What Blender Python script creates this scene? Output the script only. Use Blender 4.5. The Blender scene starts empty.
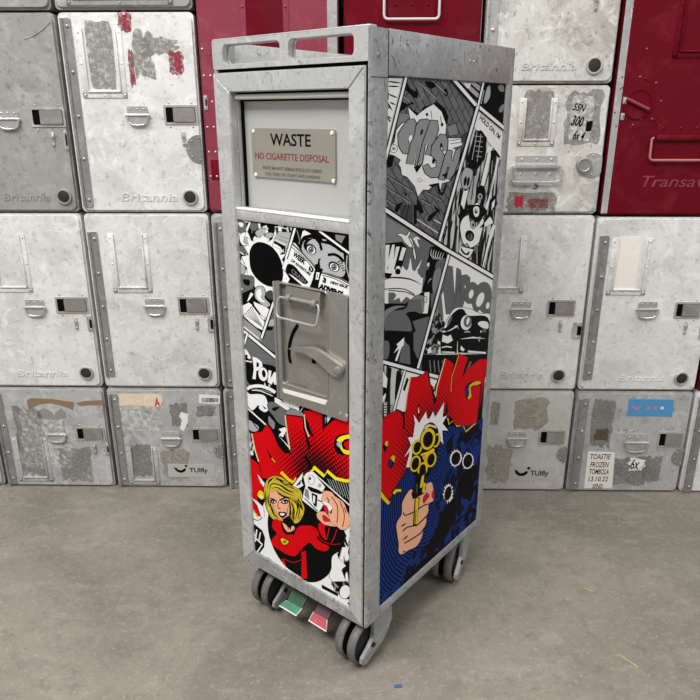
import bpy, bmesh, math, random
from mathutils import Vector, Matrix
from mathutils.geometry import tessellate_polygon
random.seed(7)
PI = math.pi
S = bpy.context.scene
COL = S.collection

# ------------------------------------------------------------------ camera, world, lights, exposure
F_PX, PITCH, ROLL, CAM_H = 672.2, 0.33785, -0.00109, 0.92514
cam = bpy.data.cameras.new('camera')
cam.sensor_width = 36.0
cam.lens = F_PX / 700.0 * 36.0
cam.clip_start = 0.02
camo = bpy.data.objects.new('camera', cam)
COL.objects.link(camo)
camo.location = (0, 0, CAM_H)
camo.rotation_mode = 'QUATERNION'
cp, sp, cr, sr = math.cos(PITCH), math.sin(PITCH), math.cos(ROLL), math.sin(ROLL)
RIGHT0, UP0, FWD = Vector((1, 0, 0)), Vector((0, sp, cp)), Vector((0, cp, -sp))
CR = RIGHT0 * cr + UP0 * sr
CU = UP0 * cr - RIGHT0 * sr
camo.rotation_quaternion = Matrix((CR, CU, -FWD)).transposed().to_quaternion()
S.camera = camo

world = bpy.data.worlds.new('world')
S.world = world
world.use_nodes = True
world.node_tree.nodes['Background'].inputs[0].default_value = (0.93, 0.96, 1.0, 1)
world.node_tree.nodes['Background'].inputs[1].default_value = 0.36


def area(name, loc, target, sx, sy, power, col=(1, 0.98, 0.95)):
    l = bpy.data.lights.new(name, 'AREA')
    l.shape = 'RECTANGLE'
    l.size, l.size_y, l.energy, l.color = sx, sy, power, col
    o = bpy.data.objects.new(name, l)
    COL.objects.link(o)
    o.location = loc
    o.rotation_euler = (Vector(target) - Vector(loc)).to_track_quat('-Z', 'Y').to_euler()
    return o


area('ceiling_strip_light', (-1.6, -0.6, 3.6), (0, 1.2, 0.4), 2.6, 1.0, 138)
area('ceiling_strip_light', (1.9, -1.0, 3.8), (0.2, 1.4, 0.4), 2.6, 1.0, 48)
area('ceiling_strip_light', (0.2, 0.7, 4.2), (0.1, 1.0, 0.0), 4.0, 0.8, 75)

S.view_settings.view_transform = 'Standard'
S.view_settings.look = 'None'
S.view_settings.gamma = 1
S.view_settings.use_curve_mapping = False
S.view_settings.exposure = 0.22

# ------------------------------------------------------------------ measured frames of the place
CAMP = Vector((0, 0, CAM_H))


def ray(px, py):
    return CR * ((px - 350) / F_PX) + CU * ((350 - py) / F_PX) + FWD


YAW = 0.68006
CW, CD, ZT, ZB = 0.302, 0.403, 1.03, 0.101
CN = Vector((0.02676, 0.91928, 0))
CUv = Vector((-math.cos(YAW), math.sin(YAW), 0))
CVv = Vector((math.sin(YAW), math.cos(YAW), 0))
CL = CN + CUv * CW


def front(px, py, off=0.0):     # point on the trolley's front plane -> (across, up) in metres
    d = ray(px, py)
    o = CL + CVv * off
    t = (o - CAMP).dot(CVv) / d.dot(CVv)
    P = CAMP + d * t
    return (P - o).dot(-CUv), P.z


def side(px, py, off=0.0):      # point on the trolley's right side plane -> (back, up) in metres
    d = ray(px, py)
    o = CN - CUv * off
    t = (o - CAMP).dot(CUv) / d.dot(CUv)
    P = CAMP + d * t
    return (P - o).dot(CVv), P.z


WA, WB = Vector((-0.871, 1.554, 0)), Vector((0.751, 1.521, 0))
WD = (WB - WA).normalized()
WN = Vector((-WD.y, WD.x, 0))
WANG = math.atan2(WD.y, WD.x)


def wallp(px, py):              # point on the face of the container stack -> (along, up)
    d = ray(px, py)
    t = (WA - CAMP).dot(WN) / d.dot(WN)
    P = CAMP + d * t
    return (P - WA).dot(WD), P.z


# ------------------------------------------------------------------ materials
MATS = {}


def nt(name):
    m = bpy.data.materials.new(name)
    m.use_nodes = True
    n, l = m.node_tree.nodes, m.node_tree.links
    return m, n, l, n['Principled BSDF']


def flat(name, col, rough=0.45, metal=0.0, spec=.5):
    if name in MATS:
        return MATS[name]
    m, n, l, b = nt(name)
    tc = n.new('ShaderNodeTexCoord')
    no = n.new('ShaderNodeTexNoise')
    no.inputs['Scale'].default_value = 60
    no.inputs['Detail'].default_value = 4
    l.new(tc.outputs['Object'], no.inputs['Vector'])
    mr = n.new('ShaderNodeMapRange')
    mr.inputs['To Min'].default_value = rough - 0.08
    mr.inputs['To Max'].default_value = rough + 0.08
    l.new(no.outputs['Fac'], mr.inputs['Value'])
    l.new(mr.outputs[0], b.inputs['Roughness'])
    b.inputs['Base Color'].default_value = (*col, 1)
    b.inputs['Metallic'].default_value = metal
    b.inputs['Specular IOR Level'].default_value = .04 if name.startswith('print_') or name in ('black', 'dark_void') else spec
    MATS[name] = m
    return m


def worn(name, base, dark, light=None, metal=0.3, rough=0.5, big=5.0, amt=0.5, fine=60.0, streak=(1, 1, 1), bump=0.15, seed=0.0,
         grime=0.5, perobj=True, spec=.4, scr=0.0):
    """scuffed metal: large cloudy stains, fine grime specks and thin scratches"""
    m, n, l, b = nt(name)
    tc = n.new('ShaderNodeTexCoord')
    oi = n.new('ShaderNodeObjectInfo')
    vm = n.new('ShaderNodeVectorMath'); vm.operation = 'SCALE'
    cb = n.new('ShaderNodeCombineXYZ')
    for i in range(3):
        l.new(oi.outputs['Random'], cb.inputs[i])
    l.new(cb.outputs[0], vm.inputs[0]); vm.inputs['Scale'].default_value = 37.0 if perobj else 0.0
    ad = n.new('ShaderNodeVectorMath'); ad.operation = 'ADD'
    l.new(tc.outputs['Object'], ad.inputs[0]); l.new(vm.outputs[0], ad.inputs[1])
    ad2 = n.new('ShaderNodeVectorMath'); ad2.operation = 'ADD'
    l.new(ad.outputs[0], ad2.inputs[0]); ad2.inputs[1].default_value = (seed, seed * 1.7, seed * .6)
    V = ad2.outputs[0]

    def noise(scale, detail, roughn, vec, dist=0.0):
        t = n.new('ShaderNodeTexNoise')
        t.inputs['Scale'].default_value = scale
        t.inputs['Detail'].default_value = detail
        t.inputs['Roughness'].default_value = roughn
        t.inputs['Distortion'].default_value = dist
        l.new(vec, t.inputs['Vector'])
        return t.outputs['Fac']

    def ramp(v, a, c):
        r = n.new('ShaderNodeMapRange'); r.interpolation_type = 'SMOOTHSTEP'
        r.inputs['From Min'].default_value = a; r.inputs['From Max'].default_value = c
        l.new(v, r.inputs['Value'])
        return r.outputs[0]

    def mix(f, c1, c2, k=1.0):
        x = n.new('ShaderNodeMix'); x.data_type = 'RGBA'
        if k != 1.0:
            mm = n.new('ShaderNodeMath'); mm.operation = 'MULTIPLY'; mm.inputs[1].default_value = k
            l.new(f, mm.inputs[0]); f = mm.outputs[0]
        l.new(f, x.inputs[0])
        for s_, c in ((6, c1), (7, c2)):
            if isinstance(c, tuple):
                x.inputs[s_].default_value = (*c, 1)
            else:
                l.new(c, x.inputs[s_])
        return x.outputs[2]

    mp = n.new('ShaderNodeMapping'); mp.inputs['Scale'].default_value = streak
    l.new(V, mp.inputs['Vector'])
    light = light or tuple(min(1, c * 1.2) for c in base)
    f1 = ramp(noise(big, 8, 0.65, mp.outputs[0], 0.6), 0.42, 0.68)
    f2 = ramp(noise(fine, 6, 0.7, mp.outputs[0]), 0.52, 0.75)
    f3 = ramp(noise(big * 2.3, 6, 0.7, V, 1.5), 0.5, 0.66)
    mp2 = n.new('ShaderNodeMapping'); mp2.inputs['Scale'].default_value = (3, 3, 50); mp2.inputs['Rotation'].default_value = (0.3, 0.6, 0.2)
    l.new(V, mp2.inputs['Vector'])
    f4 = ramp(noise(14, 3, 0.6, mp2.outputs[0], 0.3), 0.64, 0.72)
    c = mix(f1, base, dark, amt)
    c = mix(f3, c, light, 0.6)
    c = mix(f2, c, tuple(x * 0.45 for x in dark), grime)
    c = mix(f4, c, light, 0.35)
    if scr:
        for rot_, sc_, th in (((0, 0, 0), (30, 30, 3.5), .61), ((0, 0, 0), (3, 3, 60), .64)):
            mp3 = n.new('ShaderNodeMapping'); mp3.inputs['Scale'].default_value = sc_; mp3.inputs['Rotation'].default_value = rot_
            l.new(V, mp3.inputs['Vector'])
            c = mix(ramp(noise(9, 5, 0.75, mp3.outputs[0], .4), th, th + .07), c, tuple(x * .35 for x in dark), scr)
        sp_ = ramp(noise(45, 8, 0.8, V, 2.0), .57, .63)
        c = mix(sp_, c, tuple(x * .3 for x in dark), scr)
    b.inputs['Specular IOR Level'].default_value = spec
    l.new(c, b.inputs['Base Color'])
    b.inputs['Metallic'].default_value = metal
    mr = n.new('ShaderNodeMapRange')
    mr.inputs['To Min'].default_value = rough - 0.12; mr.inputs['To Max'].default_value = rough + 0.15
    l.new(f1, mr.inputs['Value']); l.new(mr.outputs[0], b.inputs['Roughness'])
    bp = n.new('ShaderNodeBump'); bp.inputs['Strength'].default_value = bump; bp.inputs['Distance'].default_value = 0.002
    l.new(noise(big * 3, 6, 0.6, V), bp.inputs['Height'])
    l.new(bp.outputs[0], b.inputs['Normal'])
    MATS[name] = m
    return m


M_white = worn('scuffed_white_paint', (.72, .71, .695), (.44, .425, .40), (.86, .85, .84), .10, .42, 8, .6, 75, bump=.3, grime=.6, scr=.22)
M_white2 = worn('dirty_white_paint', (.60, .585, .55), (.33, .305, .27), (.80, .79, .77), .10, .45, 9, .85, 80, bump=.3, grime=.8, seed=4, scr=.3)
M_grey = worn('dull_grey_aluminium', (.36, .345, .325), (.23, .215, .20), (.48, .465, .44), .25, .42, 6, .8, 70, bump=.25, grime=.6, seed=9, scr=.3)
M_silver = worn('scuffed_silver_aluminium', (.50, .50, .505), (.34, .335, .33), (.68, .68, .69), .3, .42, 8, .8, 70, bump=.3, grime=.7, seed=2, scr=.3)
M_red = worn('deep_red_paint', (.125, .003, .010), (.085, .002, .006), (.17, .012, .022), .05, .36, 4, .5, 90, bump=.2, grime=.15, seed=3, spec=.12)
M_redfade = worn('faded_red_paint', (.24, .038, .062), (.18, .025, .042), (.29, .068, .095), .05, .33, 4, .5, 90, bump=.2, grime=.15, seed=5, spec=.35)
M_hinge = worn('tarnished_hinge_steel', (.34, .33, .32), (.20, .195, .19), (.50, .50, .50), .55, .38, 8, .6, 90, bump=.2, grime=.5)
M_fit = worn('fitting_steel', (.50, .49, .475), (.32, .31, .30), (.7, .7, .69), .5, .35, 10, .5, 90, bump=.15, grime=.4)
M_paddle = worn('latch_paddle_steel', (.33, .31, .285), (.22, .205, .19), (.45, .43, .40), .5, .38, 12, .5, 90, bump=.15, grime=.3)
M_alu = worn('trolley_aluminium', (.41, .415, .42), (.28, .28, .285), (.60, .60, .605), .35, .42, 9, .6, 110, bump=.25, grime=.85, perobj=True, scr=1.0)
M_alul = worn('trolley_bright_aluminium', (.54, .54, .53), (.39, .385, .375), (.68, .68, .675), .3, .4, 7, .5, 120, bump=.1, grime=.6, scr=.6)
M_flap = worn('satin_flap_sheet', (.52, .52, .50), (.46, .46, .445), (.55, .55, .535), .25, .38, 3, .3, 140, bump=.03, grime=.06)
M_steel = worn('brushed_latch_steel', (.34, .325, .295), (.27, .26, .235), (.42, .405, .375), .55, .36, 6, .6, 120, streak=(1, 1, .3), bump=.05, grime=.2)
M_sign = worn('sign_plate_metal', (.37, .345, .29), (.33, .31, .26), (.41, .385, .33), .4, .38, 6, .4, 140, bump=.03, grime=.12)
M_black = flat('black', (.005, .005, .005), .5)
M_gap = flat('dark_void', (.004, .004, .004), .9)
M_rub = flat('vent_rubber', (.030, .028, .025), .6, 0, .2)
M_whitep = flat('white_plastic', (.80, .79, .76), .4)
M_tyre = worn('grey_rubber_tyre', (.13, .125, .12), (.07, .067, .064), (.22, .21, .195), 0, .6, 14, .5, 90, bump=.1, grime=.4)
M_hub = flat('black_wheel_hub', (.014, .014, .015), .5, 0, .2)
M_fork = worn('grey_fork_plastic', (.31, .31, .315), (.20, .20, .205), (.42, .42, .42), .1, .5, 14, .5, 90, bump=.1, grime=.3)
M_green = worn('green_pedal_plastic', (.09, .27, .16), (.05, .17, .10), (.2, .42, .3), 0, .45, 20, .5, 90, bump=.1, grime=.2)
M_pink = worn('red_pedal_plastic', (.50, .09, .11), (.36, .05, .06), (.66, .25, .26), 0, .45, 20, .5, 90, bump=.1, grime=.2)
M_greend = flat('dark_green_pedal_arm', (.02, .085, .045), .5)
M_pinkd = flat('dark_red_pedal_arm', (.12, .04, .055), .5)
M_bluem = flat('blue_sticker', (.07, .27, .50), .4)
M_brownm = flat('brown_tape', (.23, .15, .085), .7)
M_peach = worn('peach_label_remains', (.72, .56, .42), (.62, .55, .46), (.80, .72, .62), 0, .7, 14, .8, 90, bump=.2, grime=.1)
M_paper = worn('paper_label', (.76, .72, .65), (.70, .65, .57), (.8, .77, .72), 0, .8, 20, .4, 90, bump=.1, grime=.05)
M_redink = flat('red_ink', (.42, .01, .03), .5)
M_maroon = flat('maroon_ink', (.22, .02, .03), .5)
M_greyink = flat('grey_ink', (.10, .095, .085), .5)


def residue(name, col, thr=.5, scale=60, col2=None):
    m, n, l, b = nt(name)
    tc = n.new('ShaderNodeTexCoord')
    t = n.new('ShaderNodeTexNoise'); t.inputs['Scale'].default_value = scale; t.inputs['Detail'].default_value = 7; t.inputs['Roughness'].default_value = .7
    l.new(tc.outputs['Object'], t.inputs['Vector'])
    r = n.new('ShaderNodeMapRange'); r.inputs['From Min'].default_value = thr - .12; r.inputs['From Max'].default_value = thr + .16; r.inputs['To Max'].default_value = .9
    l.new(t.outputs['Fac'], r.inputs['Value']); l.new(r.outputs[0], b.inputs['Alpha'])
    x = n.new('ShaderNodeMix'); x.data_type = 'RGBA'
    t2 = n.new('ShaderNodeTexNoise'); t2.inputs['Scale'].default_value = scale * 2.1; t2.inputs['Detail'].default_value = 5
    l.new(tc.outputs['Object'], t2.inputs['Vector']); l.new(t2.outputs['Fac'], x.inputs[0])
    x.inputs[6].default_value = (*col, 1); x.inputs[7].default_value = (*(col2 or tuple(c * 1.4 for c in col)), 1)
    l.new(x.outputs[2], b.inputs['Base Color']); b.inputs['Roughness'].default_value = .85
    return m


M_res_dark = residue('dark_glue_residue', (.15, .135, .115), .52, 105, (.42, .40, .36))
M_res_brown = residue('yellow_glue_residue', (.40, .35, .25), .52, 100, (.62, .57, .46))
M_res_red = residue('red_sticker_remains', (.22, .006, .02), .50, 110, (.34, .04, .06))
M_res_light = residue('light_glue_residue', (.78, .77, .75), .47, 80, (.55, .53, .50))

# floor
mf, n, l, b = nt('polished_concrete')
tc = n.new('ShaderNodeTexCoord')


def fn(scale, det, rough, dist=0, sc=(1, 1, 1)):
    mp = n.new('ShaderNodeMapping'); mp.inputs['Scale'].default_value = sc; l.new(tc.outputs['Object'], mp.inputs[0])
    t = n.new('ShaderNodeTexNoise'); t.inputs['Scale'].default_value = scale; t.inputs['Detail'].default_value = det
    t.inputs['Roughness'].default_value = rough; t.inputs['Distortion'].default_value = dist
    l.new(mp.outputs[0], t.inputs['Vector']); return t.outputs['Fac']


def fmix(f, a, c, lo, hi, k=1):
    r = n.new('ShaderNodeMapRange'); r.interpolation_type = 'SMOOTHSTEP'
    r.inputs['From Min'].default_value = lo; r.inputs['From Max'].default_value = hi; r.inputs['To Max'].default_value = k
    l.new(f, r.inputs['Value'])
    x = n.new('ShaderNodeMix'); x.data_type = 'RGBA'; l.new(r.outputs[0], x.inputs[0])
    for s_, cc in ((6, a), (7, c)):
        if isinstance(cc, tuple): x.inputs[s_].default_value = (*cc, 1)
        else: l.new(cc, x.inputs[s_])
    return x.outputs[2]


fa = fn(2.2, 8, .62, .8)
c = fmix(fa, (.215, .195, .158), (.145, .131, .106), .38, .68)
c = fmix(fn(7, 8, .7, 1.2, (1, 2.2, 1)), c, (.275, .252, .210), .50, .70, .6)
c = fmix(fn(26, 6, .75), c, (.13, .118, .098), .48, .68, .6)
c = fmix(fn(11, 9, .8, .6), c, (.12, .108, .088), .52, .70, .5)
c = fmix(fn(90, 5, .85), c, (.34, .315, .27), .52, .66, .5)
c = fmix(fn(130, 4, .85), c, (.10, .09, .075), .55, .68, .5)
c = fmix(fn(220, 2, .6), c, (.14, .13, .11), .62, .72, .5)
c = fmix(fn(170, 2, .6, 0, (1.1, .9, 1)), c, (.52, .50, .45), .68, .76, .6)
l.new(c, b.inputs['Base Color'])
b.inputs['Roughness'].default_value = .62
b.inputs['Specular IOR Level'].default_value = .35
bp = n.new('ShaderNodeBump'); bp.inputs['Strength'].default_value = .25; bp.inputs['Distance'].default_value = .002
l.new(fn(60, 6, .7), bp.inputs['Height']); l.new(bp.outputs[0], b.inputs['Normal'])
M_floor = mf
M_wall = worn('painted_block_wall', (.45, .45, .44), (.35, .35, .34), None, 0, .8, 3, .5, 60)


# ------------------------------------------------------------------ mesh helpers
class MB:
    def __init__(self):
        self.bm = bmesh.new()

    def box(self, x0, x1, y0, y1, z0, z1, bev=0.0, seg=2):
        b2 = bmesh.new()
        vs = [b2.verts.new((x, y, z)) for x in (x0, x1) for y in (y0, y1) for z in (z0, z1)]
        for f in ((0, 1, 3, 2), (4, 6, 7, 5), (0, 4, 5, 1), (2, 3, 7, 6), (0, 2, 6, 4), (1, 5, 7, 3)):
            b2.faces.new([vs[i] for i in f])
        if bev:
            bmesh.ops.bevel(b2, geom=b2.edges[:] + b2.verts[:], offset=bev, segments=seg, affect='EDGES', profile=.5)
        self._merge(b2)
        return self

    def _merge(self, b2, M=None):
        if M is not None:
            bmesh.ops.transform(b2, matrix=M, verts=b2.verts[:])
        bmesh.ops.recalc_face_normals(b2, faces=b2.faces[:])
        me = bpy.data.meshes.new('t'); b2.to_mesh(me); b2.free()
        self.bm.from_mesh(me); bpy.data.meshes.remove(me)

    def prism(self, pts, y0, y1, bev=0.0, plane='xz', holes=None):
        """outline (and holes) in the xz (or yz) plane pushed from y0 to y1"""
        loops = [pts] + (holes or [])
        flatp = [p for lp in loops for p in lp]
        if holes:
            tris = tessellate_polygon([[Vector((p[0], p[1], 0)) for p in lp] for lp in loops])
        b2 = bmesh.new()

        def P(p, d):
            return (p[0], d, p[1]) if plane == 'xz' else ((d, p[0], p[1]) if plane == 'yz' else (p[0], p[1], d))
        A = [b2.verts.new(P(p, y0)) for p in flatp]
        B = [b2.verts.new(P(p, y1)) for p in flatp]
        k = 0
        for lp in loops:
            m_ = len(lp)
            for i in range(m_):
                j = (i + 1) % m_
                b2.faces.new((A[k + i], A[k + j], B[k + j], B[k + i]))
            k += m_
        if holes:
            for t in tris:
                try:
                    b2.faces.new([A[i] for i in t]); b2.faces.new([B[i] for i in t])
                except ValueError:
                    pass
        else:
            b2.faces.new(A); b2.faces.new(B)
            if bev:
                ed = [e for e in b2.edges if all(v in A for v in e.verts)]
                bmesh.ops.bevel(b2, geom=ed, offset=bev, segments=2, affect='EDGES')
        self._merge(b2)
        return self

    def tube(self, pts, r, seg=8, closed=False):
        pts = [Vector(p) for p in pts]
        b2 = bmesh.new(); rings = []
        N_ = len(pts)
        ref = None
        for i, p in enumerate(pts):
            a = pts[i - 1] if (i > 0 or closed) else p
            c_ = pts[(i + 1) % N_] if (i < N_ - 1 or closed) else p
            d = (c_ - a).normalized()
            if ref is None:
                ref = d.orthogonal().normalized()
            ref = (ref - d * ref.dot(d)).normalized()
            q = d.cross(ref)
            rings.append([b2.verts.new(p + (ref * math.cos(t) + q * math.sin(t)) * r) for t in [2 * PI * k / seg for k in range(seg)]])
        for i in range(N_ if closed else N_ - 1):
            R0, R1 = rings[i], rings[(i + 1) % N_]
            for k in range(seg):
                b2.faces.new((R0[k], R0[(k + 1) % seg], R1[(k + 1) % seg], R1[k]))
        if not closed:
            b2.faces.new(rings[0]); b2.faces.new(rings[-1])
        self._merge(b2)
        return self

    def lathe(self, prof, c_, axis='y', seg=28, rot=None, cap=True):
        """profile of (radius, offset along the axis)"""
        b2 = bmesh.new(); rings = []
        for r, h in prof:
            ring = []
            for k in range(seg):
                t = 2 * PI * k / seg
                u_, v_ = r * math.cos(t), r * math.sin(t)
                p = {'y': (u_, h, v_), 'x': (h, u_, v_), 'z': (u_, v_, h)}[axis]
                ring.append(b2.verts.new(p))
            rings.append(ring)
        for a, c2 in zip(rings[:-1], rings[1:]):
            for k in range(seg):
                b2.faces.new((a[k], a[(k + 1) % seg], c2[(k + 1) % seg], c2[k]))
        if cap and prof[0][0] > 1e-6: b2.faces.new(rings[0])
        if cap and prof[-1][0] > 1e-6: b2.faces.new(rings[-1])
        bmesh.ops.remove_doubles(b2, verts=b2.verts[:], dist=1e-7)
        M = Matrix.Translation(c_)
        if rot is not None: M = M @ rot
        self._merge(b2, M)
        return self

    def rivet(self, x, y, z, r=.0028, h=.0016):
        return self.lathe([(r, 0), (r * .85, -h * .6), (r * .5, -h), (0, -h * 1.1)], (x, y, z), 'y', 10)

    def build(self, name, mat, parent=None, smooth=True, off=(0, 0, 0)):
        me = bpy.data.meshes.new(name)
        if off != (0, 0, 0):
            bmesh.ops.translate(self.bm, verts=self.bm.verts[:], vec=off)
        self.bm.to_mesh(me); self.bm.free()
        for m_ in (mat if isinstance(mat, list) else [mat]):
            me.materials.append(m_)
        if smooth:
            try:
                me.shade_smooth(); me.set_sharp_from_angle(angle=math.radians(35))
            except Exception:
                pass
        o = bpy.data.objects.new(name, me)
        COL.objects.link(o)
        if parent: o.parent = parent
        return o


def rrect(x0, x1, z0, z1, r, seg=5):
    pts = []
    for cx, cz, a0 in ((x1 - r, z1 - r, 0), (x0 + r, z1 - r, 90), (x0 + r, z0 + r, 180), (x1 - r, z0 + r, 270)):
        for k in range(seg + 1):
            a = math.radians(a0 + 90 * k / seg)
            pts.append((cx + r * math.cos(a), cz + r * math.sin(a)))
    return pts


def empty(name, label, cat, loc, rz=0, group=None):
    o = bpy.data.objects.new(name, None)
    COL.objects.link(o)
    o.empty_display_size = .05
    o.location = loc; o.rotation_euler = (0, 0, rz)
    o['label'] = label; o['category'] = cat
    if group: o['group'] = group
    return o


FCACHE = {}


def text_tris(body, offset=0.0, shear=0.0):
    key = (body, offset, shear)
    if key in FCACHE: return FCACHE[key]
    cu = bpy.data.curves.new('t', 'FONT')
    cu.body = body; cu.size = 1.0; cu.offset = offset; cu.shear = shear; cu.resolution_u = 3
    o = bpy.data.objects.new('t', cu); COL.objects.link(o)
    dg = bpy.context.evaluated_depsgraph_get()
    me = bpy.data.meshes.new_from_object(o.evaluated_get(dg))
    me.calc_loop_triangles()
    vs = [(v.co.x, v.co.y) for v in me.vertices]
    tr = [tuple(t.vertices) for t in me.loop_triangles]
    bpy.data.objects.remove(o); bpy.data.curves.remove(cu); bpy.data.meshes.remove(me)
    if offset != 0:
        bx = text_tris(body, 0.0, shear)[2]
    else:
        xs = [v[0] for v in vs]; ys = [v[1] for v in vs]
        bx = (min(xs), max(xs), min(ys), max(ys))
    FCACHE[key] = (vs, tr, bx)
    return FCACHE[key]


def text_part(name, body, x0, x1, z0, z1, y, mat, parent, offset=0.01, thick=.0006, shear=0.0, rz=0.0):
    """thin raised lettering lying on an xz plane, filling the given box"""
    vs, tr, (a, b_, c_, d) = text_tris(body, offset, shear)
    mb = MB(); bm = mb.bm
    xc, zc = (x0 + x1) / 2, (z0 + z1) / 2

    def mp(v, yy):
        X = x0 + (v[0] - a) / (b_ - a) * (x1 - x0); Z = z0 + (v[1] - c_) / (d - c_) * (z1 - z0)
        dx, dz = X - xc, Z - zc
        return (xc + dx * math.cos(rz) - dz * math.sin(rz), yy, zc + dx * math.sin(rz) + dz * math.cos(rz))
    Ff = [bm.verts.new(mp(v, y - thick)) for v in vs]
    Bk = [bm.verts.new(mp(v, y)) for v in vs]
    cnt = {}
    for t in tr:
        for i in range(3):
            e = (t[i], t[(i + 1) % 3]); cnt[tuple(sorted(e))] = cnt.get(tuple(sorted(e)), 0) + 1
    for t in tr:
        try: bm.faces.new([Ff[i] for i in t])
        except ValueError: pass
    for e, k in cnt.items():
        if k == 1:
            try: bm.faces.new((Ff[e[0]], Ff[e[1]], Bk[e[1]], Bk[e[0]]))
            except ValueError: pass
    bmesh.ops.recalc_face_normals(bm, faces=bm.faces[:])
    return mb.build(name, mat, parent, smooth=False)


# ------------------------------------------------------------------ the setting
mb = MB()
mb.box(-4, 4, -3, 2.3, -.05, 0)
o = mb.build('floor', M_floor); o['kind'] = 'structure'
mb = MB()
mb.box(-3.0, 5.0, .50, .56, 0, 3.0)
o = mb.build('wall_back', M_wall); o['kind'] = 'structure'
o.location = WA; o.rotation_euler = (0, 0, WANG)


# ------------------------------------------------------------------ containers
def jag(x0, x1, z0, z1, n_=26, j=.12):
    """irregular torn outline filling a box"""
    pts = []
    for k in range(n_):
        t = 2 * PI * k / n_
        c_, s_ = math.cos(t), math.sin(t)
        m_ = max(abs(c_), abs(s_))
        rr = 1 - random.random() * j * 2
        pts.append(((x0 + x1) / 2 + c_ / m_ * rr * (x1 - x0) / 2, (z0 + z1) / 2 + s_ / m_ * rr * (z1 - z0) / 2))
    return pts


class Box:
    """one galley container; coordinates inside: x along the face, z up, y = 0 at the door face, negative towards the room"""

    def __init__(s, name, label, s0, s1, z0, z1, mat, depth=.40, y=0.0, group=None, cat='container'):
        s.w, s.h = s1 - s0, z1 - z0
        s.s0, s.z0 = s0, z0
        P = WA + WD * s0 + WN * y
        s.r = empty(name, label, cat, (P.x, P.y, z0), WANG, group or 'galley containers stacked behind the trolley')
        s.mat = mat
        g = .0022
        m_ = MB(); m_.prism(rrect(g, s.w - g, g * .3, s.h - .001, .010), .006, depth)
        m_.build('body', mat, s.r)
        m_ = MB(); m_.prism(rrect(g + .004, s.w - g - .004, .006, s.h - .006, .010), .0, .0062, bev=.0014)
        s.door = m_.build('door', mat, s.r)

    def hinge(s, x0=.009, x1=.031, z0=.03, z1=None, mat=None):
        z1 = z1 or s.h - .03
        m_ = MB()
        m_.prism(rrect(x0 + .005, x1, z0, z1, .004), -.0025, .001, bev=.0008)
        kn = 9
        for k in range(kn):
            a = z0 + (z1 - z0) * k / kn; b_ = z0 + (z1 - z0) * (k + 1) / kn
            m_.tube([(x0 + .003, -.003, a + .0006), (x0 + .003, -.003, b_ - .0006)], .0036, 8)
        nr = max(4, int((z1 - z0) / .07))
        for k in range(nr):
            m_.rivet((x0 + x1) / 2 + .003, -.0025, z0 + .016 + (z1 - z0 - .032) * k / (nr - 1), .0042, .0024)
        return m_.build('hinge', mat or M_hinge, s.r)

    def card(s, x0, x1, z0, z1, top=False, mat=None):
        m_ = MB(); t = .011
        bars = [(x0, x0 + t, z0, z1), (x1 - t, x1, z0, z1), (x0, x1, z0, z0 + t)]
        if top: bars.append((x0, x1, z1 - t, z1))
        for a, b_, c_, d in bars:
            m_.box(a, b_, -.0016, .0, c_, d, .0006)
        for a, b_, c_, d in ((x0 + t, x0 + t + .0035, z0 + t, z1), (x1 - t - .0035, x1 - t, z0 + t, z1), (x0 + t, x1 - t, z0 + t, z0 + t + .0035)):
            m_.box(a, b_, -.0045, .0, c_, d, .001)
        for z in (z0 + .006, (z0 + z1) / 2, z1 - .008):
            for x in (x0 + .005, x1 - .005):
                m_.rivet(x, -.0016, z, .0024, .0014)
        m_.rivet((x0 + x1) / 2, -.0016, z0 + .005, .0024, .0014)
        return m_.build('card_holder', mat or s.mat, s.r)

    def handle(s, cx, cz, w=.056, h=.034, mat=None):
        mat = mat or M_fit
        m_ = MB()
        m_.prism(rrect(cx - w * .40, cx + w * .40, cz, cz + h * .52, .004), -.0022, 0, bev=.0008)
        for k in (-1, 0, 1):
            m_.rivet(cx + k * w * .26, -.0022, cz + h * .36, .0022, .0014)
        m_.tube([(cx - w * .47, -.0048, cz), (cx + w * .47, -.0048, cz)], .0026, 8)
        pl = m_.build('handle_plate', mat, s.r)
        m_ = MB()
        pts = [(cx - w * .47, -.005, cz)]
        for k in range(9):
            t = PI + PI * k / 8
            pts.append((cx + w * .40 * math.copysign(abs(math.cos(t)) ** .6, math.cos(t)), -.005, cz - h * .12 + h * .5 * math.copysign(abs(math.sin(t)) ** .8, math.sin(t))))
        pts.append((cx + w * .47, -.005, cz))
        m_.tube(pts, .0019, 7)
        m_.prism([(p[0] * .9 + cx * .1, p[2] * .9 + cz * .1) for p in pts], -.0042, -.003)
        m_.build('pull_loop', mat, pl)

    def bail(s, cx, cz, w=.1, h=.045, mat=None, loopmat=None, plate=True):
        mat = mat or M_fit
        m_ = MB()
        m_.prism(rrect(cx - w * .42, cx + w * .42, cz - h * .95, cz + h * .75, .003), -.0016, 0, bev=.0006)
        for k in (-1, 0, 1):
            m_.rivet(cx + k * w * .30, -.0016, cz + h * .5, .003, .0018)
            m_.rivet(cx + k * w * .30, -.0016, cz - h * .45, .003, .0018)
        m_.box(cx - w * .42, cx + w * .42, -.0085, -.001, cz - .003, cz + .008, .002)
        pl = m_.build('handle_plate', mat, s.r)
        m_ = MB(); r = .008
        x0, x1, z0, z1 = cx - w * .5, cx + w * .5, cz - h, cz + .003
        pts = [(x0 + .004, -.006, z1), (x0, -.006, z1 - .003)] + [(x0 + r - r * math.cos(a), -.0075, z0 + r - r * math.sin(a)) for a in (0, .5, 1.05, PI / 2)] + \
              [(x1 - r + r * math.sin(a), -.0075, z0 + r - r * math.cos(a)) for a in (0, .5, 1.05, PI / 2)] + [(x1, -.006, z1 - .003), (x1 - .004, -.006, z1)]
        m_.tube(pts, .0028, 8)
        m_.build('pull_loop', loopmat or mat, pl)

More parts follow.
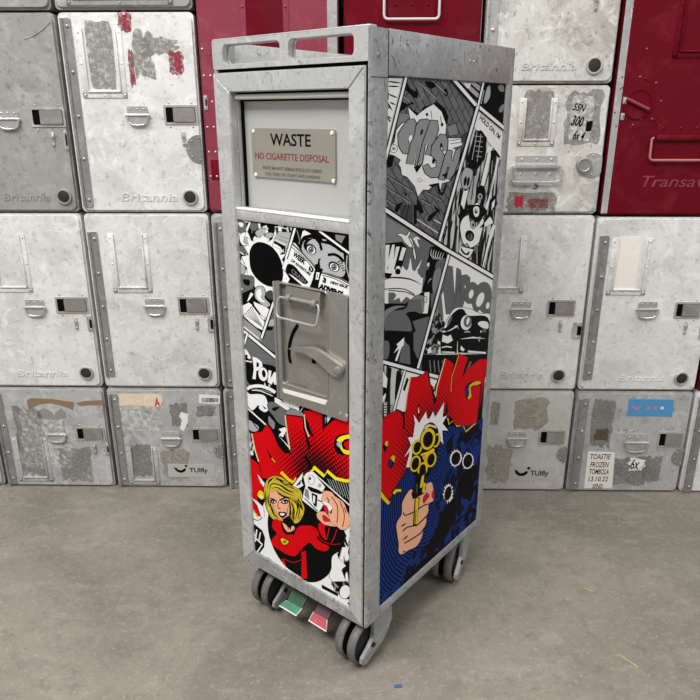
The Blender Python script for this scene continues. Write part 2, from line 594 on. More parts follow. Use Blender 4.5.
    def latch(s, x0, x1, z0, z1, mat=None, fmat=None):
        m_ = MB(); t = .0045
        m_.prism(rrect(x0, x1, z0, z1, .003), -.002, .0, holes=[rrect(x0 + t, x1 - t, z0 + t, z1 - t, .002)])
        for x in (x0 + .012, x1 - .012):
            m_.rivet(x, 0, z1 + .005, .002); m_.rivet(x, 0, z0 - .005, .002)
        fr = m_.build('latch', fmat or M_fit, s.r)
        m_ = MB(); m_.box(x0 + t, x1 - t, -.0006, .0, z0 + t, z1 - t)
        m_.build('finger_recess', M_gap, fr)
        m_ = MB()
        xs = x0 + t + (x1 - x0) * .22
        m_.prism(rrect(xs, x1 - t - .001, z0 + t + .001, z1 - t - .001, .0015), -.0042, -.0008, bev=.0012)
        m_.build('latch_paddle', mat or M_paddle, fr)

    def vent(s, cx, cz, r=.0175):
        m_ = MB()
        m_.lathe([(r, 0), (r, -.003), (r * .93, -.0052), (r * .76, -.0052), (r * .74, -.002), (r * .74, 0)], (cx, 0, cz), 'y', 30)
        v = m_.build('vent', M_fit if s.mat not in (M_grey,) else M_grey, s.r)
        m_ = MB(); m_.lathe([(r * .76, 0), (r * .75, -.0032), (r * .55, -.0045), (0, -.0048)], (cx, 0, cz), 'y', 26)
        m_.build('vent_plug', M_rub, v)

    def catch(s, cx, cz):
        m_ = MB()
        m_.box(cx - .0035, cx + .0035, -.0025, 0, cz - .015, cz + .015, .0012)
        m_.lathe([(.004, 0), (.0038, -.006), (0, -.007)], (cx, 0, cz + .006), 'y', 12)
        m_.rivet(cx, -.0025, cz - .010, .0022)
        m_.build('catch', M_fit, s.r)

    def strike(s, x0, x1, z0, z1):
        m_ = MB()
        m_.prism(rrect(x0, x1, z0, z1, .002), -.0022, .0, bev=.0007)
        m_.rivet((x0 + x1) / 2, -.0022, z0 + .005, .0022); m_.rivet((x0 + x1) / 2, -.0022, z1 - .005, .0022)
        p = m_.build('strike_plate', M_fit, s.r)
        m_ = MB(); m_.box(x1 - (x1 - x0) * .5, x1 - .001, -.0032, -.0021, z0 + .009, z1 - .009)
        m_.build('keeper_slot', M_gap, p)

    def disc(s, cx, cz, r=.024, edge=None, mat=None):
        """round pivot plate cut off by the door edge"""
        m_ = MB(); edge = edge or s.w - .004
        cx = min(cx, edge - .003)
        pts = []
        for k in range(28):
            t = 2 * PI * k / 28
            pts.append((min(edge, cx + r * math.cos(t)), cz + r * math.sin(t)))
        m_.prism(pts, -.0022, 0)
        for t in (90, 135, 180, 225, 270):
            m_.rivet(cx + .78 * r * math.cos(math.radians(t)), -.0022, cz + .78 * r * math.sin(math.radians(t)), .0022)
        return m_.build('pivot_plate', mat or M_hinge, s.r)

    def emboss(s, body, x0, x1, z0, z1, mat=None, shear=.15, rz=0.0):
        return text_part('embossed_lettering', body, x0, x1, z0, z1, 0, mat or s.mat, s.r, offset=.004, thick=.0012, shear=shear, rz=rz)

    def patch(s, name, pts, mat, y=-.0004, label=None):
        m_ = MB(); m_.prism(pts, y, .0)
        o_ = m_.build(name, mat, s.r, smooth=False)
        if label: o_['label'] = label
        return o_

    def pj(s, name, x0, x1, z0, z1, mat, y=-.0004, label=None, j=.12):
        return s.patch(name, jag(x0, x1, z0, z1, 30, j), mat, y, label)

    def L(s, px, py):
        a, z = wallp(px, py)
        return a - s.s0, z - s.z0


def tall(name, label, s0, s1, z0, z1, mat, text='Britannia', full=True, group=None, dx=0.0, **k):
    c_ = Box(name, label, s0, s1, z0, z1, mat, group=group, **k)
    c_.hinge(z1=c_.h - (.042 if z0 < .5 else .012), z0=.03 if z0 < .5 else .012)
    if full:
        c_.card(.046 + dx, .128 + dx, .245, .385)
        c_.handle(.148 + dx, .203)
        c_.latch(.211 + dx, .276 + dx, .189, .228)
        c_.catch(.252 + dx, .150)
        c_.strike(.280 + dx, .294 + dx, .135, .172)
        c_.vent(.253 + dx, .041)
        if text: c_.emboss(text, .085, .215, .030, .050)
    return c_


GW = 'white containers of the middle row'
ROW1, ROW2, ROW3 = .283, .713, 1.127
# bottom row -------------------------------------------------
c0 = Box('galley_container', 'silver floor level container at the far left edge, only its right rim showing', -.328, -.038, 0, .281, M_silver)
c0.hinge(z0=.01, z1=.265)

a1 = Box('galley_container', 'silver container on the floor with torn brown tape across its door, lower left', -.035, .255, 0, .281, M_silver)
a1.hinge(z0=.008, z1=.266)
a1.card(a1.L(12, 440)[0], a1.L(47, 440)[0], a1.L(30, 481)[1], a1.L(30, 437)[1])
a1.handle(*a1.L(57, 434))
x, z = a1.L(77, 440); x2, z2 = a1.L(104, 427)
a1.latch(x, x2, z, z2)
a1.catch(a1.L(95, 448)[0], a1.L(95, 448)[1]); a1.strike(a1.L(106, 450)[0], a1.w - .004, .095, .128)
tp = [a1.L(*p) for p in ((27, 400), (31, 398), (52, 399), (74, 402), (73, 410), (69, 408), (60, 405), (50, 403), (40, 404), (32, 408), (28, 407))]
a1.patch('torn_tape', tp, M_brownm, -.0006, 'torn strip of brown tape')
tp = [a1.L(*p) for p in ((76, 403), (84, 401), (104, 400), (104, 405), (90, 405), (80, 406))]
a1.patch('torn_tape', tp, M_brownm, -.0006, 'short strip of brown tape by the right edge')
m_dkp = flat('grey_tape_remains', (.24, .235, .225), .7)
a1.patch('tape_remains', [a1.L(*p) for p in ((37, 411), (44, 408), (52, 412), (55, 420), (45, 419), (37, 418))], m_dkp, -.0003)
a1.patch('tape_remains', [a1.L(*p) for p in ((56, 412), (61, 408), (66, 413), (66, 418), (57, 420), (54, 417))], m_dkp, -.0003)
a1.pj('glue_residue', *[v for v in (a1.L(14, 430)[0], a1.L(45, 430)[0], a1.L(20, 480)[1], a1.L(20, 405)[1])], M_res_dark, -.0003, 'dark patch of glue residue')
a1.pj('glue_residue', a1.L(55, 450)[0], a1.L(92, 450)[0], a1.L(20, 482)[1], a1.L(20, 446)[1], M_res_dark, -.0003, 'dark patch of glue residue under the handle')
a1.pj('glue_residue', a1.L(20, 450)[0], a1.L(75, 450)[0], a1.L(20, 470)[1], a1.L(20, 405)[1], M_res_light, -.0002, 'pale patch of glue residue')

a2 = Box('galley_container', 'silver container on the floor with a peach label torn off and a barcode sticker', .259, .549, 0, .281, M_silver)
a2.hinge(z0=.008, z1=.266)
a2.card(*[v for v in (a2.L(127, 460)[0], a2.L(158, 460)[0], a2.L(140, 484)[1], a2.L(140, 447)[1])])
a2.handle(*a2.L(171, 438))
x, z = a2.L(192, 441); x2, z2 = a2.L(219, 428); a2.latch(x, x2, z, z2)
a2.disc(a2.L(224, 451)[0], a2.L(224, 451)[1], .021)
a2.pj('label_remains', a2.L(116, 410)[0], a2.L(163, 410)[0], a2.L(140, 432)[1], a2.L(140, 394)[1], M_res_light, -.0005, 'pale torn paper remains', .05)
a2.patch('label_remains', [a2.L(*p) for p in ((119, 394), (161, 394), (163, 401), (160, 407), (130, 405), (119, 406))], M_peach, -.0007, 'peach strip of torn label')
text_part('red_mark', 'A', *[v for v in (a2.L(155, 405)[0], a2.L(160, 405)[0], a2.L(155, 406)[1], a2.L(155, 398)[1])], -.0007, M_redink, a2.r)
a2.patch('barcode_sticker', [a2.L(*p) for p in ((199, 394.5), (220, 395.5), (220, 404), (199, 403))], M_whitep, -.0005, 'white barcode sticker')
m_ = MB()
x0, zA = a2.L(202, 402); x1, zB = a2.L(218, 398)
x = x0
while x < x1:
    w_ = random.choice((.0007, .0012, .0018)); m_.box(x, x + w_, -.0008, -.0005, zA, zB); x += w_ + random.choice((.0008, .0014))
m_.build('barcode', M_black, a2.r, smooth=False)
a2.pj('glue_residue', a2.L(169, 410)[0], a2.L(188, 410)[0], a2.L(140, 427)[1], a2.L(140, 402)[1], M_res_dark, -.0003, 'dark residue beside the torn label')
a2.pj('glue_residue', a2.L(195, 410)[0], a2.L(217, 410)[0], a2.L(200, 417)[1], a2.L(200, 405)[1], M_res_dark, -.0003, 'dark residue under the barcode sticker')
a2.patch('label_remains', [a2.L(*p) for p in ((181, 412), (188, 414), (188, 422), (184, 431), (180, 429), (182, 420), (179, 416))], M_whitep, -.0006, 'white scrap of torn label')
a2.pj('glue_residue', a2.L(159, 450)[0], a2.L(190, 450)[0], a2.L(170, 482)[1], a2.L(170, 447)[1], M_res_brown, -.0002, 'yellowish glue residue')
a2.pj('glue_residue', a2.L(129, 450)[0], a2.L(152, 450)[0], a2.L(140, 477)[1], a2.L(140, 443)[1], M_res_dark, -.0003, 'dark residue inside the card holder')


def tui(c_, x0, x1, z0, z1):
    """grey sticker with smile logo and the word TUIfly"""
    c_.patch('airline_sticker', rrect(x0, x1, z0, z1, .002), flat('pale_sticker_film', (.46, .45, .42), .4), -.0005, 'pale sticker reading TUIfly')
    w_, h_ = x1 - x0, z1 - z0
    m_ = MB()
    ccx, ccz, rr = x0 + w_ * .27, z0 + h_ * .74, h_ * .40
    out = [(ccx + rr * math.cos(t), ccz + rr * math.sin(t)) for t in [math.radians(190 + 150 * k / 14) for k in range(15)]]
    inn = [(ccx + rr * .66 * math.cos(t), ccz + rr * .12 + rr * .66 * math.sin(t)) for t in [math.radians(335 - 140 * k / 14) for k in range(15)]]
    m_.prism(out + [(out[-1][0] + .001, out[-1][1] + .001)] + inn + [(out[0][0] - .003, out[0][1] + .002)], -.0009, -.0005)
    m_.lathe([(h_ * .09, 0), (h_ * .09, -.0004), (0, -.0004)], (ccx + rr * 1.0, -.0005, ccz + h_ * .12), 'y', 12)
    m_.build('smile_logo', M_black, c_.r, smooth=False)
    text_part('sticker_lettering', 'TUIfly', x0 + w_ * .46, x0 + w_ * .84, z0 + h_ * .28, z0 + h_ * .70, -.0005, M_black, c_.r, offset=.012, thick=.0004)


tui(a2, *[v for v in (a2.L(168, 470)[0], a2.L(215, 470)[0], a2.L(190, 477)[1], a2.L(190, 464)[1])])

a3 = Box('galley_container', 'silver floor level container peeking out left of the trolley, hinge strip showing', .552, .840, 0, .281, M_silver)
a3.hinge(z0=.002, z1=.275)
a3.handle(.14, .14); a3.latch(.18, .24, .14, .17)
a4 = Box('galley_container', 'silver floor level container hidden behind the trolley', .843, 1.132, 0, .281, M_silver)
a4.hinge(z0=.008, z1=.266); a4.handle(.14, .14); a4.latch(.18, .24, .14, .17)

r1 = Box('galley_container', 'pale container on the floor right of the trolley with TUIfly sticker and yellow residue', 1.137, 1.427, 0, .281,
         worn('pale_container_paint', (.57, .56, .53), (.43, .41, .37), (.66, .65, .62), .2, .42, 7, .6, 70, bump=.2, grime=.4, seed=11))
r1.hinge(z0=.008, z1=.266)
x, z = r1.L(538, 444); x2, z2 = r1.L(566, 430); r1.latch(x, x2, z, z2)
r1.handle(*r1.L(517, 438)); r1.disc(r1.L(571, 454)[0], r1.L(571, 454)[1], .023)
r1.pj('glue_residue', r1.L(512, 410)[0], r1.L(550, 410)[0], r1.L(530, 432)[1], r1.L(530, 396)[1], M_res_brown, -.0003, 'yellowish glue residue above the handle')
r1.pj('glue_residue', r1.L(490, 410)[0], r1.L(500, 410)[0], r1.L(490, 426)[1], r1.L(490, 400)[1], M_res_brown, -.0003, 'small yellowish glue residue')
r1.pj('glue_residue', r1.L(485, 460)[0], r1.L(513, 460)[0], r1.L(500, 484)[1], r1.L(500, 444)[1], M_res_brown, -.0003, 'streaky residue in the lower left')
tui(r1, r1.L(509, 470)[0], r1.L(556, 470)[0], r1.L(530, 481)[1], r1.L(530, 466)[1])

r2 = Box('galley_container', 'silver container on the floor with blue sticker and handwritten toastie note', 1.430, 1.718, 0, .281, M_silver)
r2.hinge(z0=.008, z1=.262)
x, z = r2.L(656, 447); x2, z2 = r2.L(685, 432); r2.latch(x, x2, z, z2)
r2.handle(*r2.L(636, 442), w=.066, h=.042); r2.disc(r2.L(690, 457)[0] - .003, r2.L(690, 457)[1], .024)
r2.patch('blue_sticker', [r2.L(*p) for p in ((629, 399), (674, 399.5), (672, 416.5), (627, 416))], M_bluem, -.0006, 'blue sticker with faded red and white wording')
m_pk = flat('faded_pink_print', (.50, .18, .36), .5); m_lb = flat('faded_white_print', (.55, .66, .78), .5)
m_ = MB()
cc = r2.L(637, 407)
m_.prism([(cc[0] - .014, cc[1] + .006), (cc[0] - .006, cc[1] + .002), (cc[0], cc[1] - .003), (cc[0] + .008, cc[1] + .004), (cc[0] + .006, cc[1] - .004), (cc[0] + .001, cc[1] - .009), (cc[0] - .006, cc[1] - .005), (cc[0] - .014, cc[1])], -.0009, -.0006)
m_.build('sticker_mark', m_pk, r2.r, smooth=False)
for k, (px, mt) in enumerate(((648, m_pk), (655, m_pk), (662, m_lb))):
    q = r2.L(px, 408)
    r2.patch('sticker_mark', jag(q[0] - .006, q[0] + .006, q[1] - .005, q[1] + .005, 12, .25), mt, -.0009)
r2.patch('paper_note', [r2.L(*p) for p in ((588, 451.5), (615, 452.5), (612, 488), (584, 488))], M_paper, -.0006, 'paper note reading TOASTIE FROZEN')
for tx, ya, yb, xa, xb in (('TOASTIE', 459, 454, 590, 611), ('FROZEN', 467, 462, 590, 609), ('TOMBOLA', 474, 469, 589, 609), ('13.10.22', 481, 476.5, 588, 608), ('SEND', 488, 484, 592, 603)):
    p0, p1 = r2.L(xa, ya), r2.L(xb, yb)
    text_part('note_lettering', tx, p0[0], p1[0], p0[1], p1[1], -.0006, M_black, r2.r, offset=.004, thick=.0003, shear=.15)
p0, p1 = r2.L(630, 469), r2.L(640, 459)
r2.pj('paper_scrap', p0[0] - .008, p1[0] + .02, p0[1] - .006, p1[1] + .004, M_whitep, -.0005, 'torn white paper scrap', .2)
text_part('handwriting', '6x', p0[0], p1[0], p0[1], p1[1], -.0005, M_black, r2.r, offset=.01, thick=.0003, shear=.3)
m_ = MB(); m_.tube([(*r2.L(624, 478)[:1], -.0015, r2.L(624, 478)[1]), (r2.L(648, 462)[0], -.0015, r2.L(648, 462)[1])], .0008, 6)
m_.build('seal_wire', M_hinge, r2.r)
r2.pj('glue_residue', r2.L(592, 410)[0], r2.L(616, 410)[0], r2.L(600, 450)[1], r2.L(600, 398)[1], M_res_dark, -.0003, 'dark residue beside the hinge')
r2.pj('glue_residue', r2.L(597, 410)[0], r2.L(613, 410)[0], r2.L(600, 441)[1], r2.L(600, 428)[1], residue('rust_stain', (.10, .06, .035), .42, 60), -.0004, 'rusty brown stain')
r2.pj('glue_residue', r2.L(616, 410)[0], r2.L(660, 410)[0], r2.L(640, 486)[1], r2.L(640, 456)[1], M_res_dark, -.0002, 'dark residue below the handle')
r2.pj('glue_residue', r2.L(650, 410)[0], r2.L(672, 410)[0], r2.L(660, 484)[1], r2.L(660, 455)[1], M_res_dark, -.0003, 'dark residue left of the pivot plate')
r2.pj('label_remains', r2.L(613, 430)[0], r2.L(640, 430)[0], r2.L(620, 434)[1], r2.L(620, 428)[1], M_res_light, -.0004, 'white torn strip')

r3 = Box('galley_container', 'pale floor level container cut by the right edge of the photo', 1.721, 2.010, 0, .281, M_white)
r3.hinge(z0=.002, z1=.27)

# middle row -------------------------------------------------
def outfit(c_, card, handle, latch, catch, strike, vent, text):
    if card: c_.card(c_.L(card[0], card[1])[0], c_.L(card[2], card[1])[0], c_.L(card[0], card[3])[1], c_.L(card[0], card[1])[1])
    c_.handle(*c_.L(*handle))
    x, z = c_.L(latch[0], latch[3]); x2, z2 = c_.L(latch[2], latch[1]); c_.latch(x, x2, z, z2)
    c_.catch(*c_.L(*catch))
    x, z = c_.L(strike[0], strike[3]); x2, z2 = c_.L(strike[2], strike[1]); c_.strike(x, min(x2, c_.w - .005), z, z2)
    c_.vent(*c_.L(*vent))
    if text: c_.emboss('Britannia', c_.L(text[0], text[1])[0], c_.L(text[2], text[1])[0], c_.L(text[0], text[3])[1], c_.L(text[0], text[1])[1])


b1 = tall('galley_container', 'white container in the middle row at the far left edge', -.035, .256, ROW1, .712, M_white, full=False)
outfit(b1, (-14, 234, 24, 292), (35.5, 307), (57, 297, 87.5, 313), (76.5, 323.5), (88.5, 316, 96, 331), (86.7, 372.5), (17, 370, 67, 376))
b2 = tall('galley_container', 'white container in the middle row directly left of the trolley with broad grey hinge', .259, .549, ROW1, .712, M_white, full=False)
outfit(b2, (107, 234, 147, 292.5), (155, 306), (179, 297, 208.5, 314), (197, 324), (208.5, 316, 216.5, 332), (204.7, 373), None)
b3 = Box('galley_container', 'middle row container peeking out left of the trolley beneath the faded red one', .552, .840, ROW1, .712, M_silver)
b3.hinge(z0=.004, z1=.41); b3.handle(.14, .2); b3.latch(.18, .24, .19, .228)
b4 = Box('galley_container', 'white middle row container hidden behind the trolley', .843, 1.132, ROW1, .712, M_white)
b4.hinge(); b4.handle(.14, .2); b4.latch(.18, .24, .19, .228)
q1 = tall('galley_container', 'white container in the middle row directly right of the trolley, below the marker-scrawled one', 1.137, 1.427, ROW1, .710, M_white, full=False)
q1.card(q1.L(527, 240)[0] - .085, q1.L(527, 240)[0], q1.L(520, 293)[1], q1.L(520, 236)[1]); q1.handle(*q1.L(521, 309))
x, z = q1.L(546, 316); x2, z2 = q1.L(576, 300); q1.latch(x, x2, z, z2); q1.catch(*q1.L(560, 326)); q1.strike(q1.w - .026, q1.w - .005, .135, .175)
q1.vent(*q1.L(558, 375)); q1.emboss('Britannia', q1.L(500, 376)[0], q1.L(543, 376)[0], q1.L(520, 378)[1], q1.L(520, 371)[1])
q2 = tall('galley_container', 'bright white container in the middle row at the right edge, under the red one', 1.430, 1.718, ROW1, .706, M_white, full=False)
q2.card(q2.L(617, 240)[0] - .01, q2.L(650, 240)[0] + .006, q2.L(620, 295)[1], q2.L(620, 238)[1]); q2.handle(*q2.L(647, 309))
x, z = q2.L(673, 318); x2, z2 = q2.L(702, 302); q2.latch(x, x2, z, z2); q2.catch(*q2.L(685, 328)); q2.strike(q2.w - .018, q2.w - .005, .135, .175)
q2.vent(*q2.L(681, 378)); q2.emboss('Britannia', q2.L(620, 376)[0], q2.L(664, 376)[0], q2.L(640, 381)[1], q2.L(640, 375)[1])
q2.pj('card_insert', q2.L(619, 240)[0], q2.L(642, 240)[0], q2.L(620, 290)[1], q2.L(620, 236)[1], M_paper, -.0004, 'blank white card', .01)
q3 = Box('galley_container', 'red middle row container showing a sliver at the right edge of the photo', 1.721, 2.010, ROW1, .706, M_red)
q3.hinge()

# third row left ---------------------------------------------
t1 = tall('galley_container', 'dull grey bare metal container in the upper left corner', -.035, .256, .714, 1.126, M_grey, full=False)
outfit(t1, None, (9, 119), (32.4, 107.4, 64, 127), (53.4, 139.5), (65.5, 130, 74, 150), (64.5, 196.5), (3, 193, 49.5, 200.5))
m_ = MB(); m_.tube([(*t1.L(24, 39)[:1], -.0005, t1.L(24, 39)[1])] + [(t1.L(*p)[0], -.0005, t1.L(*p)[1]) for p in ((33, 36), (42, 30), (50, 22))], .0009, 6); m_.build('scratch', M_fit, t1.r)
t2 = tall('galley_container', 'white container upper left with shreds of red sticker and pitted card holder', .259, .548, .714, 1.126, M_white, full=False)
t2.card(t2.L(79, 60)[0], t2.L(124, 60)[0], t2.L(100, 98)[1], t2.L(100, 28)[1])
t2.handle(*t2.L(138, 115)); x, z = t2.L(165, 124.5); x2, z2 = t2.L(197, 105); t2.latch(x, x2, z, z2)
t2.catch(*t2.L(184, 139)); t2.disc(t2.L(202, 149)[0] + .004, t2.L(202, 149)[1], .030)
t2.vent(*t2.L(190.5, 197)); t2.emboss('Britannia', t2.L(122, 200)[0], t2.L(178, 200)[0], t2.L(150, 201)[1], t2.L(150, 193)[1])
t2.pj('glue_residue', t2.L(88, 60)[0], t2.L(115, 60)[0], t2.L(100, 90)[1], t2.L(100, 20)[1], M_res_dark, -.0003, 'grey pitted residue in the card holder', .03)
t2.pj('sticker_remains', t2.L(121, 60)[0], t2.L(136, 60)[0], t2.L(120, 33)[1], t2.L(120, 12)[1], M_res_red, -.0005, 'red sticker shred near the top')
t2.pj('sticker_remains', t2.L(128, 60)[0], t2.L(134, 60)[0], t2.L(120, 88)[1], t2.L(120, 48)[1], M_res_red, -.0005, 'thin red sticker shred')
t2.pj('sticker_remains', t2.L(168, 60)[0], t2.L(184, 60)[0], t2.L(170, 76)[1], t2.L(170, 50)[1], M_res_red, -.0005, 'red sticker shred on the right')
t2.pj('sticker_remains', t2.L(129, 60)[0], t2.L(156, 60)[0], t2.L(140, 80)[1], t2.L(140, 28)[1], M_res_dark, -.0004, 'dark sticker shreds', .2)
t2.pj('sticker_remains', t2.L(140, 60)[0], t2.L(182, 60)[0], t2.L(160, 57)[1], t2.L(160, 36)[1], M_res_dark, -.0003, 'dark sticker shreds', .2)
for px, py, tx in ((125, 20, 'OVER'), (178, 62, 'SEL')):
    cx2, cz2 = t2.L(px, py)
    text_part('sticker_lettering', tx, cx2 - .018, cx2 + .018, cz2 - .006, cz2 + .006, -.0006, flat('crimson_ink', (.32, .008, .03), .6), t2.r, offset=.03, thick=.0003, rz=-PI / 2 + .1)

# red ones -----------------------------------------------------
TOPR = 1.575
rd1 = Box('galley_container', 'faded pinkish red tall container behind the left of the trolley top', .551, .850, .714, TOPR, M_redfade)
rd1.disc(rd1.w * 0 + .05, .33, .03, edge=.2, mat=M_redfade)
m_ = MB()
for xx in (.010, .024):
    for k in range(6): m_.rivet(xx, 0, .08 + k * .052, .0026)
m_.build('rivet_row', M_fit, rd1.r)
xa, zz = rd1.L(243, 20); xb = rd1.L(286, 20)[0]
m_ = MB()
for x in (xa, xb):
    m_.box(x - .006, x + .006, -.0015, 0, zz - .12, zz + .16, .0006)
    for k in range(4): m_.rivet(x, -.0015, zz - .06 + k * .085, .003, .002)
m_.build('card_holder', M_redfade, rd1.r)
rd1.patch('card_insert', rrect(xa + .006, xb - .006, zz - .12, zz + .16, .001), M_red, -.0008, 'deep red card in the holder')
x = rd1.L(209, 165)
rd1.patch('paint_patch', rrect(.012, .032, rd1.L(209, 180)[1], rd1.L(209, 160)[1], .002), M_red, -.0004, 'deep red touch-up patch')
x0, x1 = rd1.L(327, 5)[0], rd1.L(337, 5)[0]
rd1.patch('edge_strip', rrect(x0, x1, .0, TOPR - .72, .001), M_fit, -.001, 'scraped metal edge strip')
rd1.strike(.006, .014, rd1.L(205, 110)[1], rd1.L(205, 95)[1])
x0, x1 = .5, .5
rd2 = Box('galley_container', 'dark red tall container behind the trolley with a pale wire handle', .857, 1.147, .714, TOPR, M_red)
a_, z_ = rd2.L(411, 19.5); xa = rd2.L(384, 10)[0]; xb = rd2.L(439, 10)[0]
rd2.bail((xa + xb) / 2, z_ + .05, w=xb - xa, h=.05, mat=M_red, loopmat=flat('pale_wire', (.62, .58, .56), .35, .3))
x0 = rd2.L(482, 10)[0]
rd2.patch('edge_strip', rrect(x0, rd2.w - .005, .005, TOPR - .72, .001), M_fit, -.001, 'scraped metal edge strip')
rd3 = Box('galley_container', 'dark red tall container upper right with recessed turn latch and wire handle', 1.431, 1.718, .708, TOPR, M_red)
x0 = .004
rd3.patch('edge_strip', [(.003, .006), (.017, .006), (.019, TOPR - .72), (.003, TOPR - .72)], M_fit, -.0012, 'scraped bare metal edge strip')
cx_, cz_ = rd3.L(638, 104)
m_ = MB(); m_.lathe([(.031, 0), (.031, -.002), (.028, -.0026), (.027, -.0008), (0, -.0008)], (cx_, 0, cz_), 'y', 32)
for k in range(6):
    t = math.radians(60 * k + 20); m_.rivet(cx_ + .05 * math.cos(t), 0, cz_ + .05 * math.sin(t), .0025)
tl = m_.build('turn_latch', M_red, rd3.r)
m_ = MB(); m_.tube([(cx_ - .028, -.006, cz_ + .011), (cx_ + .022, -.006, cz_ - .011)], .0035, 8)
m_.build('turn_grip', M_redfade, tl)
xa, xb = rd3.L(650, 145)[0], rd3.L(650, 145)[0] + .118
rd3.bail((xa + xb) / 2, rd3.L(660, 139)[1], w=xb - xa, h=.044, mat=M_red, loopmat=flat('worn_red_wire', (.42, .12, .13), .4))
cf = rd3.L(672, 58); ct = rd3.L(678, 6)
rd3.card(cf[0], cf[0] + .10, cf[1], cf[1] + .2)
xe, ze = rd3.L(641, 187)
rd3.emboss('Transavia', xe, xe + .165, ze, ze + .024, M_redfade, shear=.25)
m_ = MB()
for p in ((633, 8), (647, 49), (622, 77), (640, 77), (656, 83), (661, 101), (620, 89), (641, 119), (652, 119), (633, 125), (616, 126)):
    q = rd3.L(*p); m_.rivet(q[0], 0, q[1], .0026, .0018)
m_.build('rivet_row', M_redfade, rd3.r)
rd3.strike(.021, .029, rd3.L(617, 104)[1], rd3.L(617, 97)[1])
rd3.strike(.020, .028, rd3.L(615, 120)[1], rd3.L(615, 113)[1])

# upper right white pair -------------------------------------
k1 = Box('galley_container', 'dirty white box above the middle row with black marker writing and a round knob', 1.150, 1.427, .712, .983, M_white2)
k1.card(*[v for v in (k1.L(520, 100)[0], k1.L(558, 100)[0], k1.L(540, 146)[1], k1.L(540, 98)[1])])
xa, xb = k1.L(511, 170)[0], k1.L(560, 170)[0]
k1.bail((xa + xb) / 2, k1.L(535, 167)[1], w=xb - xa, h=.032)
k1.disc(k1.L(592, 165)[0], k1.L(592, 165)[1], .026, mat=M_fit)
qx, qz = k1.L(583, 165)
m_ = MB(); m_.lathe([(.0165, 0), (.0165, -.008), (.0145, -.0105), (.012, -.0105), (.011, -.0095), (0, -.0095)], (qx, -.002, qz), 'y', 28)
m_.build('knob', M_paddle, k1.r)
k1.pj('paper_label', k1.L(571, 100)[0], k1.L(595, 100)[0], k1.L(580, 142)[1], k1.L(580, 94)[1], M_res_light, -.0005, 'torn pale paper label', .05)
for tx, xa, xb, ya, yb in (('55N', 573, 586, 111, 104), ('300', 571, 584, 126, 116), ('6x 4', 573, 585, 140, 131)):
    p0, p1 = k1.L(xa, ya), k1.L(xb, yb)
    text_part('marker_writing', tx, p0[0], p1[0], p0[1], p1[1], -.0006, M_black, k1.r, offset=.02, thick=.0003, shear=.3, rz=-.15)
p0 = k1.L(589, 126)
k1.patch('marker_blot', jag(p0[0] - .009, p0[0] + .008, p0[1] - .011, p0[1] + .011, 14, .15), M_black, -.0009)
p0, p1 = k1.L(533, 189), k1.L(539, 182)
text_part('blue_mark', '5', p0[0], p1[0], p0[1], p1[1], -.0003, flat('blue_ink', (.03, .12, .3), .5), k1.r, offset=.03, thick=.0003, shear=.2)
k1.pj('glue_residue', k1.L(523, 100)[0], k1.L(556, 100)[0], k1.L(540, 142)[1], k1.L(540, 88)[1], M_res_dark, -.0002, 'dark residue in the card holder', .08)
k1.pj('glue_residue', k1.L(565, 100)[0], k1.L(605, 100)[0], k1.L(580, 146)[1], k1.L(580, 88)[1], M_res_dark, -.0002, 'dark residue around the paper label', .1)
k1.pj('sticker_remains', k1.L(505, 200)[0], k1.L(558, 200)[0], k1.L(540, 212)[1], k1.L(540, 192)[1], M_res_dark, -.0003, 'dark sticker remains along the bottom', .08)
k1.pj('sticker_remains', k1.L(514, 200)[0], k1.L(524, 200)[0], k1.L(520, 208)[1], k1.L(520, 195)[1], M_redink, -.0005, 'red sticker shred', .15)
k1.pj('sticker_remains', k1.L(527, 200)[0], k1.L(550, 200)[0], k1.L(540, 209)[1], k1.L(540, 198)[1], M_res_red, -.0005, 'mottled red sticker shred', .15)

k2 = Box('galley_container', 'stained white container at the top right of the trolley with a black vent', 1.150, 1.427, .985, 1.40, M_white2)
k2.hinge(x0=.002, x1=.026, z0=.0, z1=.38, mat=M_fit)
k2.vent(*k2.L(594, 65.5)); k2.emboss('Britannia', k2.L(521, 70)[0], k2.L(576, 70)[0], k2.L(540, 70)[1], k2.L(540, 63)[1])
k2.catch(*k2.L(596, 3)); k2.handle(.14, .203); k2.latch(.18, .24, .189, .228)

# top row left, only bottoms seen ----------------------------
u1 = Box('galley_container', 'tan stained grey container above the dull grey one, only its bottom edge in view', -.035, .253, 1.129, 1.41, M_grey)
u1.pj('glue_residue', .02, .18, .01, .12, M_res_brown, -.0003, 'tan residue')
u2 = Box('galley_container', 'grey container above the white one at top left, only its bottom edge in view', .257, .548, 1.129, 1.41, M_grey)
u2.card(.03, .25, .008, .12)


# ------------------------------------------------------------------ art on the trolley panels
def uvmat(name):
    m, n_, l_, b_ = nt(name)
    uv = n_.new('ShaderNodeUVMap'); uv.uv_map = 'UVMap'
    b_.inputs['Roughness'].default_value = .42
    b_.inputs['Specular IOR Level'].default_value = .04
    return m, n_, l_, b_, uv.outputs[0]


def math_(n_, l_, op, a, b_=None, c_=None):
    x = n_.new('ShaderNodeMath'); x.operation = op
    for i, v in enumerate((a, b_, c_)):
        if v is None: continue
        if isinstance(v, (int, float)): x.inputs[i].default_value = v
        else: l_.new(v, x.inputs[i])
    return x.outputs[0]


def cmix(n_, l_, f, a, b_):
    x = n_.new('ShaderNodeMix'); x.data_type = 'RGBA'
    l_.new(f, x.inputs[0]); x.inputs[6].default_value = (*a, 1); x.inputs[7].default_value = (*b_, 1)
    return x.outputs[2]


